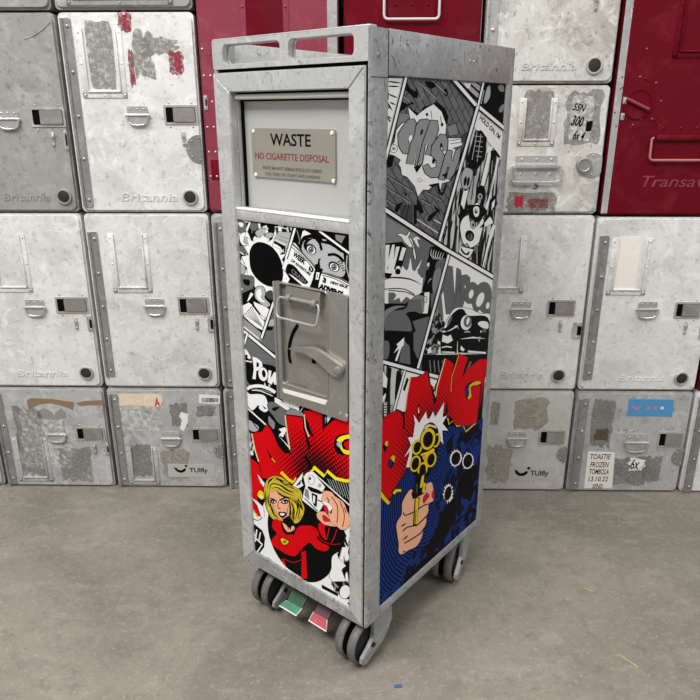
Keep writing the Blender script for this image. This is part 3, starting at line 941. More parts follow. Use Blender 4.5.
def dots(name, c1, c2, pitch, centre=None, rmax=.62, reach=.2, fixed=.3, inner=0.0):
    """halftone: dots of c2 on c1; the dots grow towards centre"""
    m, n_, l_, b_, uv = uvmat(name)
    mp = n_.new('ShaderNodeMapping'); mp.inputs['Rotation'].default_value = (0, 0, PI / 4); mp.inputs['Scale'].default_value = (1 / pitch,) * 3
    l_.new(uv, mp.inputs[0])
    sx = n_.new('ShaderNodeSeparateXYZ'); l_.new(mp.outputs[0], sx.inputs[0])
    q = []
    for i in (0, 1):
        f = math_(n_, l_, 'FRACT', sx.outputs[i]); f = math_(n_, l_, 'SUBTRACT', f, .5); q.append(math_(n_, l_, 'MULTIPLY', f, f))
    d = math_(n_, l_, 'SQRT', math_(n_, l_, 'ADD', q[0], q[1]))
    if centre:
        vd = n_.new('ShaderNodeVectorMath'); vd.operation = 'DISTANCE'; l_.new(uv, vd.inputs[0]); vd.inputs[1].default_value = (centre[0], centre[1], 0)
        r = n_.new('ShaderNodeMapRange'); r.inputs['From Min'].default_value = inner; r.inputs['From Max'].default_value = reach
        r.inputs['To Min'].default_value = rmax; r.inputs['To Max'].default_value = 0.0
        l_.new(vd.outputs['Value'], r.inputs['Value']); rad = r.outputs[0]
    else:
        rad = fixed
    f = math_(n_, l_, 'LESS_THAN', d, rad)
    l_.new(cmix(n_, l_, f, c1, c2), b_.inputs['Base Color'])
    return m


def rings(name, c1, c2, centre, pitch, duty=.5, sy=1.0, noise=0.0):
    m, n_, l_, b_, uv = uvmat(name)
    mp = n_.new('ShaderNodeMapping'); mp.vector_type = 'POINT'
    mp.inputs['Location'].default_value = (-centre[0], -centre[1] * sy, 0); mp.inputs['Scale'].default_value = (1, sy, 1)
    l_.new(uv, mp.inputs[0])
    ln = n_.new('ShaderNodeVectorMath'); ln.operation = 'LENGTH'; l_.new(mp.outputs[0], ln.inputs[0])
    v = math_(n_, l_, 'FRACT', math_(n_, l_, 'DIVIDE', ln.outputs['Value'], pitch))
    f = math_(n_, l_, 'LESS_THAN', v, duty)
    if noise:
        t = n_.new('ShaderNodeTexNoise'); t.inputs['Scale'].default_value = 26; t.inputs['Detail'].default_value = 6; l_.new(uv, t.inputs['Vector'])
        g = math_(n_, l_, 'LESS_THAN', t.outputs['Fac'], noise)
        f = math_(n_, l_, 'MULTIPLY', f, g)
    l_.new(cmix(n_, l_, f, c1, c2), b_.inputs['Base Color'])
    return m


def bricks(name):
    m, n_, l_, b_, uv = uvmat(name)
    mp = n_.new('ShaderNodeMapping'); mp.inputs['Rotation'].default_value = (0, 0, math.radians(42))
    l_.new(uv, mp.inputs[0])
    t = n_.new('ShaderNodeTexBrick'); t.inputs['Scale'].default_value = 28
    t.inputs['Color1'].default_value = (.125, .12, .125, 1); t.inputs['Color2'].default_value = (.16, .155, .16, 1); t.inputs['Mortar'].default_value = (.045, .045, .05, 1)
    t.inputs['Mortar Size'].default_value = .03; t.inputs['Brick Width'].default_value = .8; t.inputs['Row Height'].default_value = .36
    l_.new(mp.outputs[0], t.inputs['Vector']); l_.new(t.outputs['Color'], b_.inputs['Base Color'])
    return m


def scribble(name, c1, c2, scale, thr=.5, sc=(1, 1, 1), rot=0.0):
    """hatched ink texture"""
    m, n_, l_, b_, uv = uvmat(name)
    mp = n_.new('ShaderNodeMapping'); mp.inputs['Scale'].default_value = sc; mp.inputs['Rotation'].default_value = (0, 0, rot)
    l_.new(uv, mp.inputs[0])
    t = n_.new('ShaderNodeTexNoise'); t.inputs['Scale'].default_value = scale; t.inputs['Detail'].default_value = 3; t.inputs['Distortion'].default_value = .8
    l_.new(mp.outputs[0], t.inputs['Vector'])
    r = n_.new('ShaderNodeMapRange'); r.inputs['From Min'].default_value = thr - .03; r.inputs['From Max'].default_value = thr + .03
    l_.new(t.outputs['Fac'], r.inputs['Value'])
    l_.new(cmix(n_, l_, r.outputs[0], c1, c2), b_.inputs['Base Color'])
    return m


K, Wt = (.003, .003, .0035), (.80, .80, .79)
RED = (.62, .002, .006)
GC_S = side(427, 445); GC_F = front(318, 480); BC_S = side(436, 470)
ART = {
    'k': flat('print_black', K, .36), 'w': flat('print_white', Wt, .4), 'r': flat('print_red', RED, .38),
    'y': flat('print_yellow', (.78, .56, .01), .4), 'y2': flat('print_lemon', (.85, .72, .02), .4), 'o': flat('print_gold', (.75, .42, .02), .4),
    'g': flat('print_grey', (.13, .13, .135), .4), 'gl': flat('print_light_grey', (.40, .40, .41), .4), 'gd': flat('print_dark_grey', (.06, .06, .062), .4),
    'gm': flat('print_mid_grey', (.22, .22, .225), .4),
    'hair': flat('print_hair', (.55, .42, .04), .4), 'skin': flat('print_skin', (.80, .40, .24), .4), 'nail': flat('print_nail', (.60, .01, .03), .3),
    'cream': flat('print_cream', (.78, .60, .35), .4), 'blue': flat('print_blue', (.008, .03, .20), .4),
    'sd': dots('print_skin_dots', (.84, .50, .34), (.76, .28, .14), .0030, fixed=.33),
    'gdots': dots('print_grey_dots', (.40, .40, .41), (.07, .07, .075), .0034, fixed=.34),
    'gsk': dots('print_pale_grey_dots', (.52, .52, .53), (.12, .12, .125), .0030, fixed=.27),
    'gdk': dots('print_dark_grey_dots', (.20, .20, .205), (.04, .04, .045), .0030, fixed=.36),
    'rdS': dots('print_red_dots_side', RED, (.03, .002, .004), .0062, centre=GC_S, rmax=.66, reach=.150, inner=.01),
    'rdF': dots('print_red_dots_front', RED, (.03, .002, .004), .0062, centre=GC_F, rmax=.72, reach=.130, inner=.01),
    'bl': rings('print_blue_rings', (.003, .006, .025), (.007, .035, .21), BC_S, .0062, .52, .8),
    'bn': scribble('print_blue_blotches', (.004, .005, .012), (.009, .03, .17), 36, .52),
    'brick': bricks('print_bricks'),
    'sc': scribble('print_ink_hatching', K, Wt, 60, .52, (1, .35, 1), .6),
    'sk': scribble('print_dark_hatching', K, (.30, .30, .31), 80, .52),
    'sv': scribble('print_streaks', (.02, .02, .02), (.55, .55, .55), 90, .5, (1, .08, 1), -.15),
}
AK = list(ART.keys())


def cr_(pts, closed=True, n_=5):
    """Catmull-Rom through the points"""
    out = []; N_ = len(pts)
    rng = range(N_ if closed else N_ - 1)
    for i in rng:
        if closed: p0, p1, p2, p3 = pts[i - 1], pts[i], pts[(i + 1) % N_], pts[(i + 2) % N_]
        else: p0, p1, p2, p3 = pts[max(0, i - 1)], pts[i], pts[i + 1], pts[min(N_ - 1, i + 2)]
        for k in range(n_):
            t = k / n_
            out.append(tuple(.5 * ((2 * p1[j]) + (-p0[j] + p2[j]) * t + (2 * p0[j] - 5 * p1[j] + 4 * p2[j] - p3[j]) * t * t + (-p0[j] + 3 * p1[j] - 3 * p2[j] + p3[j]) * t ** 3) for j in (0, 1)))
    if not closed: out.append(tuple(pts[-1]))
    return out


class Art:
    """flat printed panel: every drawn shape is a thin ink film on the last; traced at its true size on the panel"""
    STEP = 6e-6

    def __init__(s, fn, rect):
        s.fn, s.rect, s.n = fn, rect, 0
        s.vs, s.fs, s.ms = [], [], []
        s.B = (0, 0, 1)
        s.shape([(rect[0], rect[2]), (rect[1], rect[2]), (rect[1], rect[3]), (rect[0], rect[3])], 'k', raw=True)

    def blk(s, x0, y0, k): s.B = (x0, y0, k)

    def m(s, p):
        return s.fn(s.B[0] + p[0] / s.B[2], s.B[1] + p[1] / s.B[2])

    def clip(s, P):
        x0, x1, z0, z1 = s.rect
        for ax, v, sg in ((0, x0, 1), (0, x1, -1), (1, z0, 1), (1, z1, -1)):
            if not P: return P
            out = []
            for i in range(len(P)):
                a, b_ = P[i - 1], P[i]
                da, db = sg * (a[ax] - v), sg * (b_[ax] - v)
                if (da >= 0) != (db >= 0):
                    t = da / (da - db); out.append((a[0] + (b_[0] - a[0]) * t, a[1] + (b_[1] - a[1]) * t))
                if db >= 0: out.append(b_)
            P = out
        return P

    def shape(s, P, c_, raw=False, tri=False):
        if not raw: P = [s.m(p) for p in P]
        P = s.clip(P)
        if len(P) < 3: return
        Q = []
        for p in P:
            if not Q or (abs(p[0] - Q[-1][0]) + abs(p[1] - Q[-1][1])) > 2e-6: Q.append(p)
        if len(Q) < 3: return
        k = len(s.vs)
        s.vs += [(p[0], p[1], s.n * s.STEP) for p in Q]
        if len(Q) == 3: s.fs.append((k, k + 1, k + 2)); s.ms.append(AK.index(c_)); return
        for t in tessellate_polygon([[Vector((p[0], p[1], 0)) for p in Q]]):
            s.fs.append(tuple(k + i for i in t)); s.ms.append(AK.index(c_))

    def poly(s, pts, c_, o=0, oc='k', sm=False):
        if sm: pts = cr_(pts)
        if o:
            s.n += 1; s._line(list(pts) + [pts[0], pts[1]], o, oc)
        s.n += 1; s.shape(pts, c_)

    def sm(s, pts, c_, o=0, oc='k'): s.poly(pts, c_, o, oc, True)

    def _line(s, pts, w, c_, taper=False):
        if taper and len(pts) == 2:
            p_, q_ = pts; pts = [(p_[0] + (q_[0] - p_[0]) * t / 6, p_[1] + (q_[1] - p_[1]) * t / 6) for t in range(7)]
        N_ = len(pts)
        L_, R_ = [], []
        for i in range(N_):
            a, b_ = pts[max(0, i - 1)], pts[min(N_ - 1, i + 1)]
            dx, dy = b_[0] - a[0], b_[1] - a[1]; q = math.hypot(dx, dy) or 1
            ww = w / 2 * (1 if not taper else (.15 + .85 * math.sin(PI * i / (N_ - 1))))
            L_.append((pts[i][0] - dy / q * ww, pts[i][1] + dx / q * ww)); R_.append((pts[i][0] + dy / q * ww, pts[i][1] - dx / q * ww))
        for i in range(N_ - 1):
            s.shape([L_[i], L_[i + 1], R_[i + 1], R_[i]], c_)

    def line(s, pts, w, c_='k', sm=False, taper=False):
        if sm: pts = cr_(pts, False)
        s.n += 1; s._line(pts, w, c_, taper)

    def bar(s, p, q, w, k=1.9):
        """white gutter between comic frames with its black borders"""
        s.line([p, q], w * k, 'k'); s.line([p, q], w, 'w')

    def ell(s, cx, cy, rx, ry, c_, rot=0, o=0, oc='k'):
        ca, sa = math.cos(math.radians(rot)), math.sin(math.radians(rot))
        P = [(cx + rx * math.cos(t) * ca - ry * math.sin(t) * sa, cy + rx * math.cos(t) * sa + ry * math.sin(t) * ca) for t in [2 * PI * k / 24 for k in range(24)]]
        s.poly(P, c_, o, oc)

    def burst(s, cx, cy, r0, r1, n_, c_, sq=1.0, rot=0, o=0, jit=.15):
        P = []
        for k in range(2 * n_):
            r = (r1 if k % 2 else r0) * (1 + random.uniform(-jit, jit)); t = PI * k / n_ + rot
            P.append((cx + r * math.cos(t) * sq, cy + r * math.sin(t)))
        s.poly(P, c_, o)

    def text(s, body, p0, pu, pv, c_, off=0.03, oc=None, oo=.08):
        """lettering: p0 lower-left, pu and pv the vectors spanning its box"""
        for cc, of in (((oc, oo),) if oc else ()) + ((c_, off),):
            s.n += 1
            vs, tr, (a, b_, d, e) = text_tris(body, of)
            M_ = [(p0[0] + (v[0] - a) / (b_ - a) * pu[0] + (v[1] - d) / (e - d) * pv[0], p0[1] + (v[0] - a) / (b_ - a) * pu[1] + (v[1] - d) / (e - d) * pv[1]) for v in vs]
            for t in tr: s.shape([M_[i] for i in t], cc)

    def build(s, name, place, parent, label=None):
        me = bpy.data.meshes.new(name)
        me.from_pydata([place(*v) for v in s.vs], [], s.fs)
        for k_ in AK: me.materials.append(ART[k_])
        me.polygons.foreach_set('material_index', s.ms)
        uv = me.uv_layers.new(name='UVMap')
        for lp in me.loops:
            v = s.vs[lp.vertex_index]; uv.data[lp.index].uv = (v[0], v[1])
        o_ = bpy.data.objects.new(name, me); COL.objects.link(o_); o_.parent = parent
        if label: o_['label'] = label
        return o_

# ---- right side panel
PO = .003      # the printed panels sit this deep behind the frame
SA = Art(lambda x, y: side(x, y, PO), (.034, .386, .106, .972))
A = SA
A.blk(0, 0, 1)
A.poly([(380, 70), (490, 70), (445, 250), (380, 205)], 'brick')
# brick wall shadows and cracks
A.blk(380, 75, 10)
for P in ([(300, 60), (340, 130), (420, 190), (410, 230), (380, 230), (270, 130)], [(400, 120), (420, 180), (400, 200), (385, 170)], [(230, 250), (330, 300), (380, 290), (350, 260), (240, 370), (210, 380)],
          [(480, 60), (600, 70), (590, 120), (540, 140), (500, 110)], [(670, 150), (700, 130), (720, 190), (690, 220)], [(320, 320), (430, 390), (470, 320), (560, 290), (600, 260), (690, 340), (720, 420), (700, 520), (560, 420), (350, 420)]):
    A.poly(P, 'k')
for P in (((420, 70), (600, 240)), ((270, 210), (340, 280)), ((600, 100), (700, 190)), ((470, 180), (440, 250)), ((560, 60), (680, 170)), ((650, 70), (700, 110))):
    A.line(list(P), 6, 'gl')
A.poly([(230, 380), (330, 390), (310, 510), (200, 525)], 'gm', 10)
# white burst behind CRASH
A.blk(370, 70, 4.667)
A.poly([(195, 175), (235, 215), (250, 200), (280, 178), (313, 160), (350, 195), (372, 260), (365, 320), (440, 318), (445, 352), (400, 365), (440, 385), (430, 450), (400, 500), (385, 520), (350, 530), (345, 560), (315, 535), (290, 560), (262, 560), (240, 592), (225, 545), (190, 500), (165, 490), (160, 455), (150, 440), (160, 420), (130, 400), (105, 392), (110, 355), (130, 340), (140, 280), (165, 250), (205, 235)], 'w', 9)
A.ell(127, 368, 16, 18, 'w', 0, 5); A.burst(127, 368, 10, 4, 5, 'g', rot=.3)
A.burst(247, 515, 12, 5, 5, 'w', rot=.2, o=4)
for P in (((390, 330), (440, 322)), ((390, 345), (440, 338)), ((300, 190), (305, 225)), ((345, 215), (350, 260))): A.line(list(P), 3)
A.ell(352, 255, 6, 9, 'k', 10); A.ell(282, 208, 6, 8, 'k')
A.poly([(375, 265), (415, 250), (428, 300), (385, 308)], 'gm', 7)
A.poly([(448, 305), (478, 290), (470, 330), (440, 335)], 'gd', 5)
A.poly([(88, 405), (130, 400), (120, 450), (85, 462)], 'k')
# letters of CRASH
def L_(P, c_='gdots', o=9): A.poly(P, c_, o, 'k')
L_([(150, 355), (148, 300), (165, 272), (195, 232), (222, 230), (232, 250), (226, 268), (238, 262), (240, 300), (224, 318), (210, 312), (214, 290), (200, 300), (192, 340), (205, 350), (225, 345), (228, 372), (200, 392), (170, 388)])
L_([(232, 260), (250, 234), (285, 230), (298, 250), (290, 300), (270, 330), (262, 350), (262, 420), (248, 450), (226, 448), (240, 350), (214, 440), (186, 438), (205, 350), (226, 300)])
L_([(298, 235), (330, 238), (334, 280), (318, 330), (300, 400), (275, 395), (290, 345), (272, 350), (258, 440), (236, 452), (262, 340), (282, 285)])
L_([(330, 320), (345, 300), (368, 305), (378, 328), (375, 372), (358, 378), (352, 345), (340, 365), (358, 395), (368, 430), (355, 475), (330, 500), (300, 502), (272, 480), (262, 450), (285, 440), (300, 462), (325, 455), (325, 425), (300, 395), (305, 355)])
L_([(378, 375), (398, 378), (392, 420), (402, 425), (415, 378), (440, 362), (430, 420), (408, 480), (388, 512), (372, 508), (386, 450), (375, 455), (360, 515), (336, 512), (352, 450), (366, 400)])
A.ell(205, 318, 9, 16, 'w', 15, 5); A.ell(257, 290, 6, 16, 'k', 15); A.ell(347, 352, 5, 12, 'k', 10); A.ell(312, 425, 7, 14, 'k', 10)
# rubble below
A.blk(380, 140, 10)
for P in ([(80, 290), (240, 340), (250, 420), (80, 360)], ): pass
for P in (((80, 340), (360, 510)), ((80, 460), (330, 620)), ((440, 590), (540, 650)), ((80, 580), (190, 660)), ((500, 520), (640, 600))):
    A.line([P[0], P[1]], 12, 'k'); A.line([(P[0][0], P[0][1] + 8), (P[1][0], P[1][1] + 8)], 6, 'gl')
for P in ([(210, 640), (270, 620), (210, 720), (180, 700)], [(270, 520), (300, 540), (290, 580)], [(560, 640), (620, 700), (640, 760), (600, 700)], [(400, 580), (440, 640), (430, 720), (400, 700)], [(520, 450), (620, 430), (640, 530), (660, 520), (690, 430), (700, 470), (660, 560), (620, 540), (600, 460), (540, 470)],
          [(650, 350), (700, 330), (700, 400)], [(370, 270), (460, 240), (400, 330)]):
    A.poly(P, 'k')
A.blk(380, 205, 10)
for P in ([(190, 0), (240, 0), (210, 80), (180, 60)], [(370, 0), (400, 0), (400, 190), (370, 200)], [(410, 20), (450, 0), (470, 80), (430, 90)], [(570, 10), (630, 50), (530, 170), (500, 160), (520, 110), (590, 60)]):
    A.poly(P, 'k')
A.poly([(240, 0), (360, 0), (360, 200), (230, 110)], 'gd'); A.line([(290, 0), (250, 100)], 8); A.line([(320, 0), (290, 150)], 8)
A.line([(400, 145), (610, 285)], 8, 'w'); A.line([(570, 150), (640, 190)], 8, 'w')

# P0 sliver at top left
A.blk(380, 75, 10)
A.poly([(60, 30), (290, 30), (110, 720), (60, 720)], 'w')
for P in (((100, 60), (250, 80)), ((110, 110), (230, 115)), ((110, 185), (210, 230)), ((130, 270), (190, 300)), ((90, 250), (160, 360)), ((90, 400), (150, 440)), ((100, 60), (120, 250)), ((110, 430), (140, 470)), ((130, 300), (120, 340))):
    A.line(list(P), 16, 'k', taper=True)
A.blk(0, 0, 1)
# P2 small top triangle
A.poly([(455, 70), (490, 70), (480, 107)], 'gl')
A.line([(462, 82), (482, 101)], 2.6); A.line([(471, 82), (484, 94)], 2); A.line([(477, 80), (487, 88)], 1.6); A.poly([(466, 83), (474, 83), (473, 89), (470, 88)], 'w', .6)
# P3 dark corner
A.poly([(487, 70), (512, 70), (512, 135), (480, 107)], 'k')
A.sm([(490, 88), (493, 86), (493, 96), (489, 103), (487, 101)], 'gl'); A.line([(487, 90), (484, 104)], 1, 'gl')
A.sm([(501, 86), (506, 85), (507, 91), (503, 91)], 'gm', .5); A.sm([(503, 107), (507, 104), (506, 111), (502, 112)], 'gm', .5)
# P4 falling figure with rescue bubble
A.poly([(480, 105), (512, 132), (500, 285), (440, 244)], 'sv')
A.poly([(481, 106), (508, 130), (506, 168), (500, 152), (491, 142), (486, 132), (479, 130), (476, 124)], 'w', .9)
A.text('HOLD ON, I\'M', (482.0, 119.5), (19.5, 20.6), (2.2, -4.6), 'k', .035)
for P in ([(478, 132), (484, 130), (490, 138), (487, 160), (480, 170), (472, 166), (470, 160)], [(474, 152), (482, 155), (476, 170), (470, 168)]): A.poly(P, 'k')
for k in range(5):
    A.line([(477 + k * .5, 136 + k * 5), (486 - k * .3, 137 + k * 5)], .7, 'gl'); 
A.line([(480, 132), (475, 160)], .7, 'gl'); A.line([(484, 134), (480, 162)], .7, 'gl')
A.blk(440, 140, 9.333)
A.poly([(470, 60), (520, 60), (440, 430), (410, 430)], 'w'); A.poly([(560, 160), (580, 170), (470, 640), (440, 690), (430, 680), (500, 480)], 'w')
for P in (((330, 340), (390, 330), (300, 640), (270, 640)),): A.poly(P, 'gl')
for P in (((420, 160), (380, 420)), ((470, 120), (400, 420)), ((510, 210), (440, 440)), ((540, 240), (460, 520)), ((570, 220), (550, 520)), ((350, 300), (320, 560)), ((180, 420), (130, 690)), ((200, 480), (150, 700)), ((210, 500), (190, 700))): A.line(list(P), 9)
A.sm([(240, 300), (270, 260), (330, 290), (320, 380), (290, 450), (240, 450), (225, 370)], 'gl', 14)
A.ell(262, 385, 14, 45, 'k', 10); A.ell(290, 390, 12, 45, 'k', 10)
A.poly([(215, 440), (250, 500), (270, 470), (290, 490), (280, 560), (290, 640), (250, 700), (220, 700), (200, 560)], 'k')
A.poly([(245, 480), (290, 470), (270, 560), (250, 650), (220, 600)], 'w', 6)
A.sm([(370, 500), (390, 430), (440, 440), (450, 520), (430, 620), (400, 600), (410, 540), (370, 560)], 'k'); A.ell(400, 530, 22, 30, 'gl', 0, 8); A.ell(400, 530, 10, 14, 'k')
A.sm([(340, 620), (380, 590), (410, 640), (380, 700), (340, 690)], 'w', 10); A.ell(372, 640, 12, 16, 'k')
A.poly([(490, 560), (550, 500), (560, 600), (500, 690), (470, 700)], 'k'); A.poly([(510, 590), (540, 550), (530, 620), (505, 660)], 'w')
A.poly([(500, 100), (550, 100), (590, 160), (570, 170), (545, 130), (500, 220)], 'k')
A.blk(440, 205, 9.333)
A.poly([(190, 100), (230, 60), (260, 30), (300, 60), (260, 150), (220, 160)], 'k'); A.poly([(280, 0), (420, 0), (470, 60), (380, 170), (300, 120)], 'k')
A.sm([(335, 40), (360, 15), (390, 30), (385, 100), (350, 110)], 'w', 12); A.ell(362, 60, 15, 24, 'k'); A.ell(364, 52, 7, 10, 'w')
A.sm([(215, 200), (240, 130), (290, 100), (300, 150), (330, 215), (380, 190), (420, 130), (430, 170), (400, 300), (380, 360), (310, 400), (280, 360), (250, 370), (225, 300)], 'w', 16)
A.sm([(310, 160), (335, 150), (355, 190), (335, 225), (312, 200)], 'gl', 8); A.ell(335, 188, 10, 15, 'k')
A.ell(302, 290, 42, 52, 'k', -12); A.ell(306, 300, 24, 32, 'g', -12); A.sm([(290, 270), (300, 262), (310, 300), (300, 320)], 'k')
A.line([(225, 370), (280, 400), (330, 410)], 10, sm=True)
A.poly([(215, 390), (340, 420), (300, 490), (260, 500), (200, 440)], 'w', 8); A.sm([(225, 400), (240, 430), (270, 455), (300, 430), (290, 470), (250, 465), (220, 430)], 'k')
A.poly([(390, 220), (450, 200), (520, 160), (520, 60), (460, 100), (430, 170)], 'k'); A.poly([(440, 170), (490, 110), (505, 130), (520, 170), (440, 210)], 'w', 4)
A.poly([(500, 230), (520, 180), (540, 200), (420, 600), (400, 590)], 'w'); A.poly([(440, 250), (460, 240), (400, 570), (370, 560), (410, 400)], 'k')
for P in (((90, 200), (50, 370)), ((140, 150), (90, 390)), ((190, 200), (140, 420)), ((480, 280), (410, 590)), ((520, 300), (450, 610)), ((340, 420), (350, 540)), ((380, 380), (380, 560))): A.line(list(P), 12)
A.blk(0, 0, 1)

# P5 man turning from the blast
A.poly([(380, 205), (452, 254), (420, 372), (380, 362)], 'gdk')
A.blk(380, 205, 10)
A.poly([(60, 110), (400, 300), (330, 400), (60, 400)], 'gm')
A.sm([(300, 420), (350, 500), (390, 560), (460, 520), (500, 640), (450, 720), (260, 700), (230, 560)], 'g')
A.poly([(230, 720), (245, 600), (290, 665), (310, 640), (332, 530), (350, 650), (375, 670), (450, 540), (410, 650), (400, 720), (440, 790), (230, 790)], 'w')
A.sm([(200, 300), (240, 290), (290, 310), (320, 270), (330, 285), (315, 320), (345, 350), (365, 420), (385, 520), (375, 545), (350, 430), (325, 425), (270, 370), (240, 320)], 'w', 14)
A.sm([(360, 340), (400, 320), (430, 350), (400, 350), (420, 420), (400, 415), (375, 370)], 'w', 6)
A.line([(310, 320), (350, 400), (360, 450)], 8)
A.poly([(60, 390), (250, 370), (300, 430), (260, 580), (230, 680), (60, 700)], 'k')
A.poly([(82, 405), (125, 400), (110, 560), (150, 400), (175, 400), (165, 560), (190, 420), (225, 420), (160, 675), (105, 675), (115, 600), (95, 655), (55, 655)], 'w')
A.poly([(250, 425), (290, 435), (250, 560), (215, 555)], 'w'); A.ell(210, 640, 24, 26, 'w')
A.sm([(510, 530), (530, 430), (600, 420), (670, 470), (690, 530), (620, 570), (590, 600), (600, 700), (500, 700), (520, 620), (495, 570)], 'k')
for k in range(6): A.line([(545 + k * 24, 440 + k * 8), (535 + k * 22, 500 + k * 8), (570 + k * 18, 550)], 6, 'w', sm=True, taper=True)
A.sm([(590, 580), (690, 540), (680, 640), (640, 760), (570, 760)], 'g')
A.sm([(500, 590), (520, 580), (515, 620), (498, 610)], 'w', 4)
A.blk(380, 270, 10)
A.poly([(50, 0), (260, 0), (460, 60), (440, 230), (330, 350), (50, 350)], 'w')
A.sm([(400, 0), (470, 0), (460, 80), (430, 70)], 'g')
A.poly([(60, 30), (150, 40), (130, 80), (60, 90)], 'k'); A.ell(205, 20, 28, 30, 'k')
A.line([(50, 110), (150, 80), (320, 95), (440, 150)], 16, sm=True, taper=True); A.line([(50, 200), (170, 190), (280, 200), (370, 250)], 10, sm=True); A.line([(110, 210), (200, 215), (300, 230), (420, 290)], 10, sm=True)
A.poly([(110, 230), (170, 230), (190, 260), (160, 310), (220, 280), (235, 330), (290, 270), (330, 300), (310, 350), (110, 350)], 'g')
A.sm([(500, 0), (640, 0), (570, 130), (560, 230), (500, 240), (450, 210), (480, 90)], 'k'); A.sm([(580, 0), (660, 0), (600, 180), (560, 240), (550, 130)], 'gm')
A.poly([(520, 100), (550, 80), (520, 110), (500, 150)], 'w')
A.poly([(60, 340), (280, 340), (440, 230), (530, 230), (540, 430), (500, 640), (480, 720), (40, 720)], 'k')
A.sm([(60, 560), (80, 480), (150, 420), (280, 390), (330, 300), (440, 300), (470, 360), (440, 440), (370, 420), (290, 440), (330, 520), (340, 620), (260, 660), (180, 680), (120, 660)], 'gdk')
A.sm([(80, 410), (180, 365), (280, 370), (200, 390), (110, 450), (75, 530), (55, 480)], 'gm', 5)
A.sm([(340, 300), (400, 255), (470, 270), (450, 300), (400, 300)], 'gm', 5)
A.poly([(280, 440), (350, 460), (400, 430), (450, 490), (380, 510), (320, 490)], 'k')
A.poly([(470, 230), (520, 225), (515, 340), (500, 440), (450, 440), (470, 350)], 'w', 8); A.line([(470, 270), (495, 275), (490, 330), (470, 325)], 7)
A.poly([(350, 520), (440, 490), (520, 470), (480, 640), (470, 720), (380, 720), (380, 600)], 'gdk', 8)
A.sm([(440, 300), (460, 300), (465, 420), (445, 400)], 'gm')
A.blk(380, 335, 10)
A.poly([(40, 0), (100, -40), (330, -30), (440, 0), (390, 350), (40, 260)], 'k')
A.sm([(50, 80), (110, 70), (120, 150), (100, 240), (50, 250)], 'gdk'); A.poly([(270, 60), (320, 120), (330, 300), (215, 280), (240, 130)], 'gdk'); A.poly([(360, -20), (480, -20), (400, 250), (360, 150)], 'gdk')
A.poly([(268, 30), (190, 100), (205, 120), (160, 190), (218, 140), (175, 262), (195, 268), (240, 130), (262, 110)], 'w')
A.blk(0, 0, 1)
# P6 VROOM with car
A.poly([(451, 252), (505, 285), (500, 385), (420, 372)], 'w')
A.poly([(449, 284), (444, 296), (446, 318), (440, 330), (446, 340), (430, 372), (418, 372), (440, 290)], 'gdk')
A.blk(430, 270, 10)
L_([(130, -60), (250, -30), (270, 250), (290, -20), (330, 0), (340, 60), (280, 340), (240, 440), (185, 450)][0:9], 'g', 5)
L_([(330, 60), (390, 50), (425, 80), (420, 150), (380, 220), (390, 240), (350, 370), (260, 390), (270, 300)], 'g', 6)
L_([(300, 40), (330, 100), (290, 300), (340, 330)], 'g', 3)
A.line([(375, 160), (375, 230), (420, 140)], 10, 'w')
A.ell(435, 235, 70, 112, 'g', 12, 4); A.ell(540, 280, 92, 160, 'g', 14, 4); A.ell(600, 370, 55, 90, 'g', 14)
A.ell(435, 245, 22, 46, 'w', 14); A.ell(525, 300, 34, 76, 'w', 20); A.ell(600, 360, 18, 34, 'w', 10)
A.poly([(370, 350), (430, 340), (440, 410), (360, 400)], 'w'); A.poly([(475, 460), (520, 400), (560, 460)], 'w')
# smoke and car
A.poly([(0, 560), (90, 400), (150, 480), (200, 600), (130, 720), (0, 720)], 'sk')
A.sm([(150, 620), (200, 500), (260, 400), (330, 380), (440, 400), (520, 440), (640, 470), (640, 760), (130, 760)], 'w', 10)
A.sm([(190, 600), (230, 470), (300, 400), (360, 400), (410, 460), (600, 480), (600, 720), (320, 700), (300, 560)], 'k')
A.poly([(130, 600), (250, 560), (370, 450), (260, 580), (190, 620)], 'k'); A.sm([(200, 520), (240, 450), (240, 500), (200, 570)], 'g')
A.ell(385, 530, 55, 75, 'w', 10); A.ell(400, 520, 38, 56, 'g', 10, 6); A.ell(402, 515, 14, 38, 'w', 12); A.ell(395, 630, 30, 18, 'gl', 0)
A.sm([(500, 540), (540, 515), (600, 530), (600, 590), (540, 580)], 'w', 8)
A.line([(330, 680), (600, 650)], 16, 'w'); A.ell(565, 610, 22, 20, 'g', 0, 4); A.line([(530, 610), (535, 680)], 12, 'w')
A.poly([(120, 640), (230, 610), (300, 570), (310, 720), (100, 720)], 'k'); A.poly([(150, 640), (220, 640), (200, 700), (150, 700)], 'w'); A.ell(180, 655, 22, 22, 'k')
A.blk(430, 335, 10)
A.poly([(-30, 0), (90, 0), (110, 190), (-30, 200)], 'sk'); A.poly([(0, 150), (30, 120), (40, 180), (0, 195)], 'w')
A.poly([(120, -20), (300, -20), (290, 190), (130, 190)], 'k'); A.poly([(150, 0), (200, 20), (230, 0), (250, 60), (200, 90), (140, 70)], 'w'); A.line([(140, 130), (190, 120), (240, 130)], 12, 'w'); A.line([(140, 175), (270, 180)], 12, 'w')
A.poly([(300, -20), (620, -20), (620, 200), (300, 180)], 'k'); A.line([(330, 45), (450, 30), (570, 40)], 16, 'w', taper=True); A.line([(400, 170), (580, 185)], 20, 'w'); A.poly([(330, 110), (370, 150), (350, 170), (325, 150)], 'w'); A.line([(520, 20), (510, 70)], 14, 'gl')
A.poly([(-60, 205), (620, 195), (620, 420), (-60, 420)], 'k')
for k in range(5): A.line([(20 + k * 42, 260), (30 + k * 42, 380)], 9, 'gm')
A.line([(400, 340), (430, 270)], 14, 'gm'); A.line([(385, 370), (395, 340)], 14, 'gm')
A.blk(0, 0, 1)
